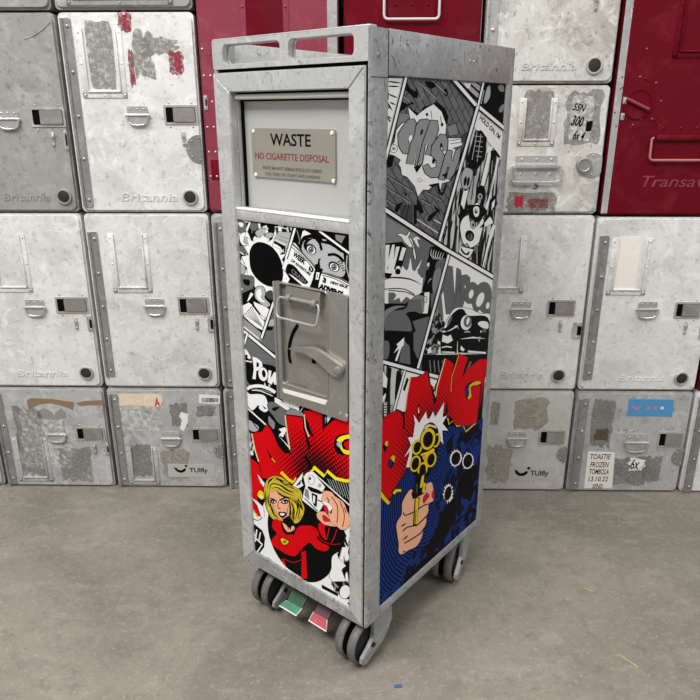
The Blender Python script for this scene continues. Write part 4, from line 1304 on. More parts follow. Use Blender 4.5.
# P7 lower left frames
A.poly([(380, 360), (410, 371), (400, 415), (380, 425)], 'sv')
A.poly([(406, 370), (445, 380), (430, 420), (398, 410)], 'w')
A.sm([(383, 372), (389, 378), (391, 386), (388, 398), (382, 405)], 'w', 1); A.sm([(384, 388), (390, 390), (387, 395), (383, 398)], 'k')
A.poly([(391, 368), (394, 369), (391, 400), (387, 405)], 'k'); A.sm([(399, 372), (403, 378), (400, 395), (397, 400)], 'k')
for k in range(4): A.line([(383, 406.5 + k * 2.6), (395, 406 + k * 2.6)], .9, 'k')
A.poly([(405, 390), (409, 378), (411, 380), (407, 392)], 'k'); A.poly([(432, 380), (440, 381), (436, 400)], 'w', .6)
A.line([(433, 385), (436, 395)], .8); A.line([(438, 384), (435, 396)], .8)
# gutters
A.bar((408.8, 77), (384, 176), 2.4); A.bar((455, 78), (480, 107), 3.2); A.bar((478.5, 104.5), (510, 131), 3)
A.bar((487.4, 76), (480.2, 107), 1.8); A.bar((480, 107), (440.5, 246), 2.3)
A.bar((384, 207.5), (452, 252), 3.4); A.bar((449, 250), (502, 281), 3.2)
A.bar((451, 255), (419, 373), 2.2); A.bar((382, 361.5), (447, 379.5), 3.2); A.bar((407, 371), (396, 412), 1.8)
A.line([(384, 176), (387, 165)], .1)

# blue ground
A.poly([(380, 440), (440, 430), (500, 415), (500, 540), (380, 640)], 'bl')
A.poly([(447, 438), (470, 430), (500, 415), (500, 560), (380, 640), (385, 596), (402, 582), (412, 556), (430, 545), (442, 520), (436, 500), (452, 470)], 'bn')
A.sm([(463, 476), (472, 470), (476, 490), (468, 500), (458, 492)], 'k'); A.sm([(450, 500), (460, 505), (452, 530), (440, 548), (430, 550), (440, 525)], 'k'); A.sm([(405, 585), (425, 560), (440, 552), (430, 575), (405, 600), (395, 600)], 'k')
# BANG letters
A.blk(370, 340, 5)
RD = 'rdS'
def R_(P): A.poly(P, RD, 7, 'k')
# yellow rims below the letters
A.line([(398, 395), (405, 430), (425, 415), (445, 442), (475, 430), (490, 465), (540, 418)], 11, 'k'); A.line([(398, 393), (405, 425), (425, 405), (445, 435), (475, 427), (488, 462), (540, 416)], 7, 'o')
R_([(400, 100), (385, 95), (335, 250), (345, 300), (330, 340), (380, 370), (420, 395), (440, 425), (500, 430), (540, 415), (560, 330), (575, 230), (600, 100), (560, 98), (500, 145), (470, 190), (500, 90), (455, 70), (420, 180), (427, 122)])
A.poly([(500, 90), (510, 96), (478, 178), (466, 195)], 'k')
A.poly([(427, 122), (430, 125), (420, 250), (413, 250)], 'k'); A.line([(455, 72), (420, 185), (415, 260)], 3, 'o'); A.line([(385, 97), (345, 240), (335, 300)], 5, 'cream')
A.sm([(490, 290), (483, 250), (500, 220), (540, 205), (568, 215), (560, 230), (530, 232), (510, 255), (515, 290), (500, 305)], 'k')
A.sm([(505, 232), (540, 208), (565, 215), (550, 226), (520, 232), (512, 250), (516, 285), (502, 300), (498, 292), (505, 270)], 'o'); A.sm([(492, 285), (486, 252), (505, 235), (500, 262)], 'blue')
A.line([(565, 228), (548, 400)], 6, 'k')
R_([(295, 155), (278, 175), (245, 190), (215, 190), (195, 300), (180, 400), (185, 470), (165, 560), (150, 660), (260, 560), (340, 430), (380, 390), (345, 330), (330, 310), (325, 240), (305, 220)])
A.poly([(295, 155), (305, 150), (312, 220), (342, 300), (330, 330), (322, 280)], 'k')
A.line([(212, 192), (195, 280), (185, 360)], 5, 'cream')
A.poly([(253, 310), (262, 370), (255, 390), (243, 375)], 'k'); A.poly([(252, 335), (258, 360), (254, 372), (249, 365)], 'cream')
A.poly([(395, 300), (400, 360), (380, 400), (388, 340)], 'k'); A.poly([(310, 360), (325, 370), (320, 420), (305, 400)], 'k')
R_([(60, 410), (110, 370), (150, 353), (172, 370), (178, 440), (200, 470), (205, 520), (180, 600), (240, 470), (185, 660), (150, 720), (120, 760), (118, 790), (95, 800), (60, 740)])
A.line([(140, 352), (165, 362), (180, 390), (178, 450)], 9, 'k', sm=True)
A.sm([(80, 560), (75, 530), (95, 505), (103, 515), (95, 545), (85, 565)], 'k'); A.sm([(84, 520), (95, 507), (101, 515), (96, 535), (88, 532)], 'o')
A.sm([(105, 640), (100, 615), (125, 578), (138, 585), (132, 620), (115, 645)], 'k'); A.sm([(112, 595), (126, 580), (136, 588), (130, 615), (122, 605)], 'o'); A.sm([(104, 625), (112, 605), (120, 612), (112, 640)], 'blue')
A.blk(380, 465, 10)
A.line([(0, 240), (50, 330), (115, 400)], 46, 'k'); A.line([(0, 250), (55, 335), (110, 395)], 34, 'y')
A.line([(150, 300), (175, 262), (235, 262)], 44, 'k'); A.line([(155, 295), (180, 262), (230, 262)], 28, 'y')
# white flash
A.blk(370, 340, 5)
A.poly([(228, 375), (255, 420), (290, 360), (295, 395), (305, 400), (325, 360), (335, 390), (380, 315), (372, 390), (395, 380), (372, 420), (400, 455), (370, 455), (375, 525), (350, 490), (300, 560), (240, 600), (205, 640), (190, 640), (210, 560), (180, 590), (215, 530), (200, 490), (225, 490), (235, 420)], 'w')
# revolver
A.sm([(270, 470), (285, 430), (320, 415), (350, 450), (350, 500), (345, 580), (320, 640), (300, 690), (265, 680), (230, 680), (215, 640), (225, 550), (255, 510)], 'k')
for cx, cy, rx, ry in ((245, 540, 21, 34), (236, 622, 22, 38), (272, 650, 20, 32), (314, 600, 22, 36), (340, 505, 15, 32)):
    A.ell(cx, cy, rx + 4, ry + 4, 'y', 14, 3); A.ell(cx, cy, rx - 4, ry - 5, 'k', 14)
A.sm([(262, 575), (300, 560), (325, 545), (330, 560), (295, 590), (300, 640), (285, 630), (275, 590)], 'y')
A.ell(280, 590, 8, 12, 'o', 0, 3)
A.ell(299, 498, 40, 60, 'k', 10); A.ell(299, 498, 36, 55, 'y', 10); A.ell(299, 500, 25, 40, 'k', 10)
A.sm([(282, 440), (300, 425), (335, 432), (340, 445), (310, 436), (285, 450)], 'cream')
A.ell(438, 595, 29, 40, 'w', 12); A.ell(438, 595, 23, 34, 'k', 12); A.ell(498, 608, 27, 40, 'w', 12); A.ell(498, 608, 21, 34, 'k', 12)
for cx, cy in ((438, 595), (498, 608)): A.burst(cx, cy, 44, 33, 14, 'w', .68); A.ell(cx, cy, 22, 34, 'k', 12)
A.blk(430, 465, 10)
A.burst(200, 290, 100, 76, 15, 'w', .55, .1); A.ell(197, 290, 34, 72, 'k', 12)
A.blk(380, 465, 10)
# hand and gun body
A.sm([(290, 290), (330, 250), (360, 280), (400, 270), (470, 260), (480, 200), (530, 180), (548, 230), (555, 330), (545, 370), (510, 385), (500, 420), (500, 470), (480, 520), (480, 580), (455, 640), (430, 740), (380, 820), (300, 860), (240, 900), (205, 880), (205, 790), (190, 700), (185, 590), (235, 500), (240, 390)], 'sd', 14)
A.line([(250, 480), (270, 510), (350, 480), (440, 420), (500, 395)], 12, sm=True); A.line([(245, 670), (290, 630), (380, 610), (420, 580), (480, 520)], 12, sm=True); A.line([(225, 625), (280, 590)], 16, taper=True)
A.line([(245, 760), (300, 710)], 14, taper=True); A.line([(260, 790), (340, 745), (420, 690), (455, 640)], 12, sm=True); A.line([(245, 880), (270, 870)], 12)
A.line([(470, 280), (500, 300)], 10)
A.sm([(445, 350), (465, 305), (500, 295), (510, 320), (480, 360), (455, 390)], 'nail', 4); A.sm([(540, 270), (555, 260), (558, 330), (545, 345), (530, 310)], 'nail')
A.poly([(370, 120), (400, 100), (430, 40), (480, 60), (440, 300), (390, 330), (345, 350), (330, 290), (360, 240)], 'k')
A.poly([(435, 120), (460, 100), (450, 200), (435, 235), (415, 230)], 'y'); A.poly([(455, 180), (475, 190), (460, 280), (438, 280)], 'y')
A.poly([(375, 200), (395, 190), (390, 300), (378, 290)], 'gd'); A.line([(340, 290), (430, 305), (455, 285)], 10)
A.poly([(365, 335), (415, 330), (385, 620), (345, 620)], 'k'); A.poly([(375, 340), (405, 340), (385, 600), (360, 600)], 'y'); A.line([(378, 450), (368, 600)], 7)

# ---- front panel
FA = Art(lambda x, y: front(x, y, PO), (.030, .270, .125, .775))
A = FA
A.blk(0, 0, 1)
A.poly([(230, 215), (305, 222), (285, 300), (270, 345), (230, 330)], 'sc')
A.blk(235, 215, 10.77)
A.sm([(20, 60), (90, 70), (130, 130), (100, 200), (40, 180)], 'g', 8); A.sm([(40, 80), (90, 90), (80, 130), (50, 120)], 'w', 5)
A.sm([(60, 210), (110, 190), (90, 290), (130, 320), (80, 320), (50, 260)], 'w', 8); A.sm([(100, 240), (140, 250), (150, 310), (110, 300)], 'gl', 6)
A.sm([(170, 90), (230, 80), (250, 140), (200, 170), (160, 140)], 'g', 8); A.sm([(220, 190), (270, 150), (340, 150), (300, 220), (250, 235)], 'gl', 12); A.sm([(330, 210), (380, 190), (420, 210), (370, 250)], 'gl', 12)
A.line([(120, 70), (160, 80), (125, 170)], 22, 'w'); A.line([(250, 90), (260, 130)], 10, 'w'); A.line([(355, 140), (330, 190)], 12, 'w'); A.line([(430, 125), (520, 140), (560, 150)], 8, 'w')
A.poly([(470, 180), (620, 190), (585, 330), (560, 360), (410, 280)], 'gl', 10); A.line([(420, 290), (540, 350)], 26); A.line([(430, 265), (545, 325)], 8, 'w')
A.line([(480, 230), (600, 260)], 5, 'g'); A.line([(470, 260), (590, 300)], 5, 'g')
A.sm([(30, 340), (90, 340), (120, 400), (60, 400)], 'g', 6); A.line([(30, 380), (100, 430)], 12, 'w'); A.line([(30, 470), (130, 560)], 12, 'w'); A.line([(40, 510), (110, 570)], 10, 'k')
A.sm([(50, 530), (100, 550), (110, 620), (60, 640)], 'gl', 8)
# burst round the big hole
A.poly([(150, 330), (130, 250), (200, 290), (240, 250), (265, 262), (300, 215), (345, 262), (350, 300), (425, 245), (400, 330), (485, 370), (490, 430), (550, 420), (505, 480), (560, 560), (530, 590), (590, 690), (540, 780), (520, 860), (440, 850), (380, 860), (330, 850), (260, 870), (230, 800), (190, 720), (150, 690), (100, 760), (140, 640), (130, 570), (70, 450), (150, 430), (100, 340)], 'w', 6)
P_ = [(155, 430), (170, 360), (205, 310), (260, 290), (330, 305), (400, 345), (460, 420), (500, 510), (517, 600), (512, 690), (480, 760), (420, 775), (340, 760), (260, 710), (200, 640), (165, 560)]
A.sm(P_, 'k')
A.line(P_[5:12], 5, 'k', sm=True)
# lower left scene
A.blk(235, 270, 10.77)
A.sm([(40, 70), (130, 60), (200, 80), (200, 180), (150, 230), (60, 260)], 'g', 10); A.sm([(90, 100), (160, 110), (150, 170), (100, 150)], 'k'); A.poly([(60, 170), (90, 210), (60, 220)], 'w')
A.poly([(60, 260), (190, 200), (210, 330), (200, 380), (60, 380)], 'k'); A.poly([(170, 240), (200, 260), (150, 330), (130, 340)], 'w')
A.sm([(215, 230), (240, 180), (300, 180), (330, 240), (320, 300), (380, 370), (330, 400), (260, 340), (220, 300)], 'gl', 12); A.sm([(230, 240), (270, 200), (290, 250), (280, 300), (330, 350), (250, 320)], 'w')
A.sm([(330, 250), (390, 220), (420, 280), (400, 320), (350, 300)], 'gd', 6)
A.poly([(70, 390), (150, 350), (190, 380), (90, 490), (60, 470)], 'w', 8); A.poly([(200, 340), (340, 400), (370, 430), (340, 510), (290, 490), (210, 380)], 'w', 8)
A.poly([(95, 490), (190, 390), (320, 560), (300, 650), (200, 600)], 'w', 10)
for k in range(6): A.line([(180 - k * 14, 400 + k * 16), (300 - k * 10, 620 - k * 8)], 7, 'gm')
A.poly([(70, 490), (300, 680), (280, 780), (70, 680)], 'gdots'); A.line([(80, 500), (300, 680)], 12)
for k in range(4): A.line([(70, 590 + k * 40), (260, 740 + k * 40)], 12, 'w')
A.poly([(420, 360), (480, 340), (480, 700), (300, 700), (340, 600)], 'gdk'); A.poly([(350, 610), (420, 610), (400, 650), (340, 650)], 'k'); A.poly([(380, 540), (440, 520), (430, 600), (360, 600)], 'gl')
A.blk(235, 330, 10.77)
A.poly([(80, 0), (440, 290), (440, 600), (90, 600)], 'gdk')
A.poly([(320, 20), (470, 0), (470, 270), (270, 140)], 'gdk'); A.poly([(60, 0), (140, 60), (100, 170), (60, 160)], 'gm')
A.bar((70, -10), (445, 300), 26); A.bar((135, 40), (95, 180), 18)
A.sm([(110, 260), (120, 200), (170, 290), (190, 350), (440, 400), (480, 620), (380, 610), (200, 600), (130, 540), (110, 380)], 'k')
A.sm([(100, 230), (120, 205), (170, 290), (150, 310), (110, 260)], 'w', 4); A.line([(110, 330), (185, 345)], 12, 'w'); A.ell(125, 280, 14, 16, 'k')
# POW
A.poly([(190, 285), (240, 300), (290, 340), (300, 390), (280, 430), (232, 440), (225, 530), (190, 525), (205, 420)], 'w', 6); A.poly([(235, 340), (262, 360), (258, 395), (232, 400)], 'k')
A.ell(305, 475, 50, 74, 'w', -8, 6); A.ell(312, 470, 20, 42, 'k', -8)
A.poly([(365, 430), (395, 440), (385, 520), (425, 450), (450, 460), (460, 590), (425, 585), (415, 550), (395, 590), (355, 560)], 'w', 6)
A.poly([(320, 560), (335, 590), (320, 600)], 'w'); A.poly([(365, 580), (385, 600), (365, 610)], 'w')
# plate and smoke below POW
A.blk(235, 385, 10)
A.poly([(110, 0), (420, 60), (560, 230), (700, 260), (700, 480), (450, 700), (110, 700)], 'k')
A.line([(120, 40), (170, 15), (260, 10), (350, 40), (405, 75)], 32, 'w', sm=True); A.line([(170, 50), (260, 60), (380, 110)], 8, 'w', sm=True); A.line([(200, 40), (300, 55), (370, 80)], 10, 'gm', sm=True)
A.sm([(115, 60), (150, 90), (240, 90), (300, 110), (330, 180), (340, 240), (300, 270), (250, 240), (230, 210), (180, 250), (150, 230), (115, 180)], 'w', 6)
A.poly([(270, 200), (320, 235), (300, 240)], 'k'); A.poly([(230, 200), (245, 205), (240, 230), (215, 220)], 'k')
A.sm([(330, 180), (400, 170), (500, 230), (515, 280), (515, 400), (440, 380), (380, 300), (340, 250)], 'g', 8); A.sm([(370, 240), (400, 220), (450, 220), (400, 260)], 'k')
A.sm([(340, 310), (370, 340), (400, 380), (390, 440), (340, 380)], 'gm', 5)
A.poly([(440, 440), (500, 420), (520, 450), (480, 520), (440, 500), (470, 470)], 'w'); A.poly([(400, 120), (480, 160), (560, 240), (520, 250), (400, 170)], 'w', 5); A.poly([(480, 150), (560, 140), (660, 210), (640, 260), (520, 210)], 'w', 6)
A.sm([(130, 350), (180, 370), (240, 420), (220, 460), (170, 460), (130, 420)], 'gl', 5); A.line([(160, 340), (230, 440)], 10)
A.poly([(110, 420), (170, 470), (200, 700), (110, 700)], 'sc'); A.poly([(500, 480), (540, 500), (540, 620)], 'gm'); A.bar((125, 228), (310, 395), 14); A.bar((435, 510), (560, 640), 14)
A.sm([(510, 270), (560, 240), (660, 260), (690, 310), (600, 300), (520, 290)], 'gm', 8)
A.blk(290, 395, 10.77)
A.poly([(0, 60), (60, 90), (110, 140), (100, 170), (0, 120)], 'w', 6); A.poly([(100, 130), (130, 100), (160, 110), (130, 190), (100, 180)], 'k'); A.line([(110, 180), (155, 115)], 7, 'w')
A.poly([(330, 160), (480, 210), (480, 260), (370, 400), (340, 360)], 'k'); A.poly([(410, 200), (475, 215), (440, 240), (405, 300)], 'w', 4); A.poly([(380, 230), (405, 240), (380, 320)], 'gm')

# eyes panel
A.blk(290, 220, 10.77)
A.poly([(30, 60), (700, 140), (700, 700), (200, 760), (-60, 480)], 'k')
A.poly([(140, 120), (160, 110), (230, 150), (150, 170), (120, 210)], 'w')
A.sm([(130, 290), (160, 220), (220, 195), (290, 215), (420, 260), (500, 280), (570, 350), (585, 430), (600, 540), (570, 610), (470, 590), (350, 560), (330, 500), (320, 420), (300, 470), (260, 480), (190, 400), (140, 340)], 'gsk')
A.poly([(310, 415), (335, 410), (320, 450), (320, 510), (360, 530), (350, 560), (290, 545), (270, 480), (300, 470)], 'k')
def eye(cx, cy, s_, rot, flip=1):
    A.ell(cx, cy, 74 * s_, 60 * s_, 'gl', rot + 35); A.ell(cx, cy - 4, 66 * s_, 50 * s_, 'k', rot + 35); A.ell(cx + 2, cy + 2, 50 * s_, 38 * s_, 'w', rot + 35)
    A.ell(cx, cy, 30 * s_, 36 * s_, 'k', 0); A.ell(cx, cy, 22 * s_, 27 * s_, 'gm', 0); A.ell(cx, cy, 13 * s_, 17 * s_, 'k', 0); A.ell(cx - 4, cy - 8, 5, 6, 'w')
eye(230, 318, 1.0, 10); eye(478, 505, 1.0, 5)
for k in range(5): A.line([(510 + k * 14, 455 + k * 22), (560 + k * 10, 440 + k * 24)], 9, taper=False)
A.sm([(150, 260), (180, 205), (250, 200), (210, 225), (185, 260), (175, 320), (160, 310)], 'k'); A.line([(290, 210), (325, 250), (345, 325)], 28, sm=True)
A.line([(410, 375), (480, 370), (540, 400), (580, 450)], 30, sm=True); A.sm([(290, 200), (420, 240), (560, 300), (560, 350), (440, 270), (300, 235)], 'k'); A.sm([(350, 205), (400, 215), (370, 225)], 'gl')
A.line([(80, 110), (110, 220), (100, 260)], 10, 'gm'); A.line([(620, 380), (610, 500), (640, 620)], 12, 'gl')
A.poly([(490, 155), (600, 170), (560, 250), (500, 210)], 'gm'); A.line([(320, 118), (660, 370)], 22, 'w')
# book held below
A.poly([(20, 240), (60, 250), (270, 520), (280, 560), (200, 760), (-80, 520), (-10, 300)], 'w', 10)
A.line([(30, 255), (150, 370), (270, 500)], 20, 'g', sm=True); A.line([(20, 290), (150, 400), (260, 530)], 8, 'k', sm=True)
A.poly([(345, 575), (700, 690), (720, 900), (600, 820), (320, 740), (300, 700)], 'w', 10)
A.line([(350, 570), (480, 600), (660, 690)], 22, 'g', sm=True); A.line([(350, 595), (480, 630), (640, 710)], 8, 'k', sm=True)
A.poly([(270, 540), (340, 560), (310, 720), (230, 720)], 'k'); A.poly([(290, 560), (325, 565), (310, 640), (280, 640)], 'w', 3); A.line([(305, 580), (297, 625)], 7)
A.text('WEEK', (35, 382), (120, 95), (22, -42), 'k', .06); A.text('OF ADVENTURE', (15, 440), (205, 160), (12, -22), 'k', .06)
A.ell(232, 530, 26, 34, 'k', -20); A.line([(222, 510), (240, 530), (225, 550)], 8, 'w')
A.sm([(0, 470), (60, 500), (110, 560), (180, 640), (200, 670), (160, 690), (90, 640), (20, 590), (-40, 560), (-30, 490)], 'k')
A.text('CRASH', (15, 560), (150, 130), (14, -40), 'g', .04)
A.text('3', (360, 665), (26, 14), (8, -48), 'k', .08); A.text('NEW ISSUE', (440, 680), (180, 56), (6, -26), 'k', .06)
A.blk(265, 275, 7.78)
A.text('ADVENT', (424, 104), (176, 66), (10, -36), 'k', .09)
A.bar((300, -30), (250, 110), 14) if False else None
A.blk(0, 0, 1)
A.bar((295.6, 228), (286.4, 258.5), 2.0); A.bar((274, 302), (262, 338), 2.0)

# red BANG on the front
A.blk(235, 390, 5.385)
RD = 'rdF'
A.poly([(70, 470), (250, 430), (440, 400), (700, 460), (700, 700), (60, 760)], 'k')
# hatched dark corner
A.poly([(430, 430), (700, 480), (700, 640), (560, 560)], 'k')
for k in range(12): A.line([(500 + k * 14, 475 + k * 3), (530 + k * 14, 540 + k * 8)], 3, 'gl')
R_([(60, 380), (95, 370), (130, 400), (150, 460), (150, 520), (180, 560), (120, 560), (145, 700), (90, 600), (60, 620)])
R_([(95, 232), (150, 222), (175, 180), (200, 220), (235, 300), (270, 340), (300, 330), (278, 135), (365, 148), (372, 200), (430, 260), (372, 110), (478, 110), (480, 210), (530, 145), (640, 155), (640, 480), (560, 470), (500, 430), (485, 460), (430, 415), (400, 440), (370, 470), (300, 500), (240, 470), (190, 480), (150, 470)])
A.poly([(200, 215), (212, 215), (300, 320), (302, 342), (280, 340), (235, 300)], 'k'); A.poly([(365, 148), (378, 200), (410, 300), (400, 330), (370, 200)], 'k')
A.line([(92, 232), (110, 320), (130, 385)], 6, 'cream'); A.line([(272, 135), (285, 240), (298, 320)], 6, 'cream'); A.line([(375, 130), (382, 200), (400, 250)], 6, 'cream')
A.poly([(170, 310), (222, 390), (210, 392), (190, 360)], 'k'); A.line([(200, 365), (218, 388)], 5, 'y')
A.poly([(470, 115), (486, 118), (486, 200), (474, 218)], 'k'); A.poly([(520, 130), (560, 140), (500, 190), (490, 200)], 'k'); A.poly([(500, 128), (528, 135), (500, 175)], 'w')
A.poly([(375, 360), (388, 350), (430, 430), (420, 440)], 'k'); A.poly([(395, 395), (440, 410), (400, 430)], 'k')
A.sm([(535, 290), (555, 245), (620, 230), (680, 240), (680, 350), (600, 350), (550, 335)], 'k'); A.sm([(550, 270), (580, 245), (660, 235), (660, 260), (600, 262), (575, 280)], 'y2'); A.sm([(590, 285), (620, 270), (670, 270), (670, 320), (610, 320)], 'r')
A.sm([(560, 290), (575, 285), (585, 315), (620, 325), (660, 330), (640, 345), (590, 340)], 'y2'); A.sm([(550, 285), (575, 275), (575, 300), (560, 305)], 'gl')
A.line([(425, 412), (483, 462), (500, 435), (545, 475), (600, 488), (660, 485)], 17, 'y2'); A.line([(428, 424), (370, 468)], 10, 'y2')
A.line([(250, 440), (290, 480), (318, 498)], 16, 'y'); A.line([(318, 495), (330, 470)], 8, 'y')
A.line([(60, 470), (100, 560), (140, 640)], 2)
# white ragged ring around the woman
A.blk(0, 0, 1)
A.poly([(250, 528), (253, 512), (262, 517), (266, 500), (275, 512), (300, 520), (345, 560), (350, 610), (250, 560)], 'w')
A.blk(235, 480, 5.385)
A.poly([(90, 130), (130, 215), (160, 120), (185, 100), (200, 190), (190, 300), (230, 400), (320, 480), (400, 545), (470, 520), (520, 420), (530, 350), (600, 380), (570, 420), (590, 480), (620, 500), (640, 680), (560, 650), (300, 540), (90, 400)], 'w')
A.poly([(100, 230), (150, 270), (165, 310), (160, 360), (130, 400), (90, 400), (90, 240)], 'k')
for P in (((100, 260), (110, 300)), ((120, 265), (112, 330)), ((140, 280), (130, 330)), ((90, 290), (150, 345)), ((120, 390), (150, 345))): A.line(list(P), 7, 'w')
A.poly([(125, 400), (180, 415), (230, 450), (215, 440), (150, 410)], 'k')
A.poly([(385, 100), (430, 60), (560, 90), (640, 200), (640, 700), (520, 560), (560, 380)], 'sc')
A.poly([(525, 400), (545, 370), (560, 420), (600, 460), (575, 480), (600, 545), (530, 545), (510, 520)], 'w', 5)
A.poly([(590, 270), (605, 300), (590, 330), (600, 360), (570, 360), (560, 300)], 'sk')
A.poly([(520, 545), (640, 540), (640, 640), (600, 640), (540, 600)], 'sk'); A.ell(595, 600, 28, 36, 'w', 10, 6)
A.poly([(395, 555), (480, 550), (540, 600), (560, 640), (480, 600)], 'w'); A.poly([(470, 560), (560, 610), (555, 625), (470, 580)], 'k')
A.poly([(90, 110), (110, 130), (145, 195), (120, 190), (95, 150)], 'r', 4); A.line([(88, 140), (128, 200)], 6, 'o')
A.line([(95, 205), (130, 215), (155, 190), (160, 165)], 4, 'k', sm=True)
# black hole disc
A.blk(0, 0, 1)
A.sm([(269, 514), (276, 500), (290, 500), (306, 494), (325, 505), (345, 530), (342, 548), (333, 556), (332, 568), (328, 575), (319, 581), (308, 581.5), (300, 576), (286, 566), (275, 550), (269, 532)], 'k')
# yellow star and white spikes by the head
A.blk(240, 455, 10)
A.poly([(180, 190), (270, 300), (250, 330), (210, 270)], 'w', 6); A.poly([(120, 420), (190, 470), (240, 520), (250, 620), (220, 620), (180, 500)], 'w', 5)
A.sm([(180, 400), (200, 350), (240, 370), (250, 420), (220, 440)], 'y', 16); A.sm([(205, 400), (235, 410), (215, 425)], 'w')
A.poly([(520, 320), (635, 170), (620, 260), (640, 300), (560, 350)], 'w', 8); A.poly([(560, 310), (618, 240), (610, 290)], 'k')
# pistol
A.blk(295, 455, 10.77)
A.poly([(100, 240), (130, 190), (190, 170), (330, 340), (300, 400), (330, 500), (260, 620), (80, 480), (120, 330)], 'w', 8)
A.sm([(150, 230), (190, 215), (215, 260), (200, 310), (160, 300)], 'w', 9); A.ell(168, 250, 12, 18, 'k'); A.ell(272, 325, 18, 18, 'gl', 0, 4)
A.poly([(150, 330), (260, 370), (310, 400), (280, 420), (180, 390), (140, 350)], 'k'); A.poly([(185, 400), (250, 430), (240, 560), (210, 540), (190, 480)], 'k'); A.poly([(200, 430), (225, 440), (220, 520), (200, 500)], 'w')
A.poly([(120, 360), (150, 380), (160, 480), (110, 430)], 'gm', 4); A.line([(250, 480), (300, 500)], 12); A.line([(110, 460), (250, 600)], 10)
A.line([(195, 178), (620, 560)], 13, 'w'); A.line([(210, 175), (640, 560)], 4, 'k')
# hair back, face, neck
A.blk(240, 455, 10)
A.sm([(255, 430), (248, 340), (275, 250), (340, 208), (420, 220), (480, 265), (545, 315), (610, 350), (630, 410), (620, 450), (648, 520), (640, 590), (600, 660), (560, 680), (520, 660), (380, 650), (320, 620), (270, 520)], 'hair', 12)
A.sm([(310, 350), (370, 340), (430, 400), (490, 440), (505, 500), (497, 580), (485, 640), (455, 672), (415, 645), (385, 600), (345, 540), (315, 480), (303, 420)], 'skin', 6)
A.poly([(430, 640), (500, 600), (560, 700), (545, 760), (490, 775), (450, 740)], 'k')
A.blk(240, 510, 10)
A.poly([(430, 125), (490, 140), (520, 120), (555, 175), (540, 215), (480, 215), (450, 180)], 'skin'); A.poly([(450, 130), (540, 100), (545, 150), (520, 160), (515, 200), (495, 165), (490, 200), (480, 160)], 'k')
A.blk(240, 455, 10)
A.line([(345, 520), (320, 440)], 4)
A.sm([(310, 455), (340, 435), (372, 465), (350, 482), (322, 478)], 'k'); A.sm([(325, 460), (345, 450), (362, 468), (345, 474)], 'w'); A.ell(342, 460, 9, 12, 'k')
A.sm([(415, 470), (450, 440), (490, 450), (480, 480), (440, 485)], 'k'); A.sm([(428, 468), (450, 455), (478, 462), (460, 476)], 'w'); A.ell(458, 462, 11, 13, 'k')
A.line([(310, 428), (345, 440), (372, 462)], 12, taper=False); A.line([(400, 450), (440, 430), (480, 412)], 15)
A.line([(390, 460), (383, 515), (410, 535)], 6); A.ell(400, 532, 10, 4, 'k')
A.sm([(388, 578), (410, 560), (430, 570), (445, 563), (472, 580), (455, 615), (430, 632), (405, 610)], 'k'); A.sm([(405, 578), (430, 578), (455, 582), (440, 602), (415, 598)], 'w'); A.line([(415, 620), (445, 622)], 8, 'nail')
A.line([(492, 500), (470, 600), (455, 665)], 5, sm=True)
# fringe and strands
A.sm([(300, 360), (320, 300), (370, 300), (440, 340), (520, 380), (600, 380), (610, 420), (560, 430), (490, 420), (430, 385), (370, 355), (320, 370)], 'hair')
for P in ([(300, 350), (320, 290), (380, 290), (470, 345), (560, 385)], [(330, 330), (380, 320), (450, 365), (560, 410)], [(280, 330), (310, 250), (380, 240), (470, 300), (600, 360)], [(310, 260), (370, 225), (440, 270)], [(440, 290), (500, 290), (540, 330)],
          [(365, 350), (430, 400), (520, 425)], [(300, 380), (290, 460), (330, 540), (350, 600)], [(280, 400), (275, 480), (310, 560)], [(310, 480), (330, 560), (370, 620)], [(500, 450), (540, 520), (520, 640)], [(520, 440), (580, 500), (560, 650)], [(540, 430), (620, 520), (600, 640)], [(505, 520), (515, 580), (500, 640)], [(570, 440), (610, 470), (635, 560)], [(540, 560), (545, 620), (535, 660)]):
    A.line(P, 11, 'k', sm=True, taper=True)
for P in ([(330, 310), (390, 305), (460, 350)], [(300, 290), (350, 235), (400, 250)], [(460, 320), (540, 365), (600, 385)], [(270, 440), (285, 510), (320, 570)], [(540, 470), (570, 530), (555, 600)], [(600, 510), (622, 560), (600, 620)]):
    A.line(P, 10, 'y2', sm=True, taper=True)
A.blk(240, 455, 10)
for P in ([(262, 350), (262, 430), (285, 520)], [(290, 300), (300, 250), (350, 222)], [(350, 285), (420, 300), (500, 350), (590, 372)], [(350, 240), (420, 245), (470, 275)], [(600, 420), (585, 480), (625, 540)], [(555, 450), (600, 540), (585, 640)], [(515, 470), (550, 560), (525, 650)], [(380, 375), (450, 415), (540, 440)], [(320, 520), (345, 580), (385, 630)]):
    A.line(P, 10, 'k', sm=True, taper=True)
A.line([(495, 450), (510, 520), (500, 600)], 14, 'k', sm=True, taper=True)
for P in ([(480, 455), (500, 445)], [(305, 455), (318, 448)]): A.line(P, 7, 'k')
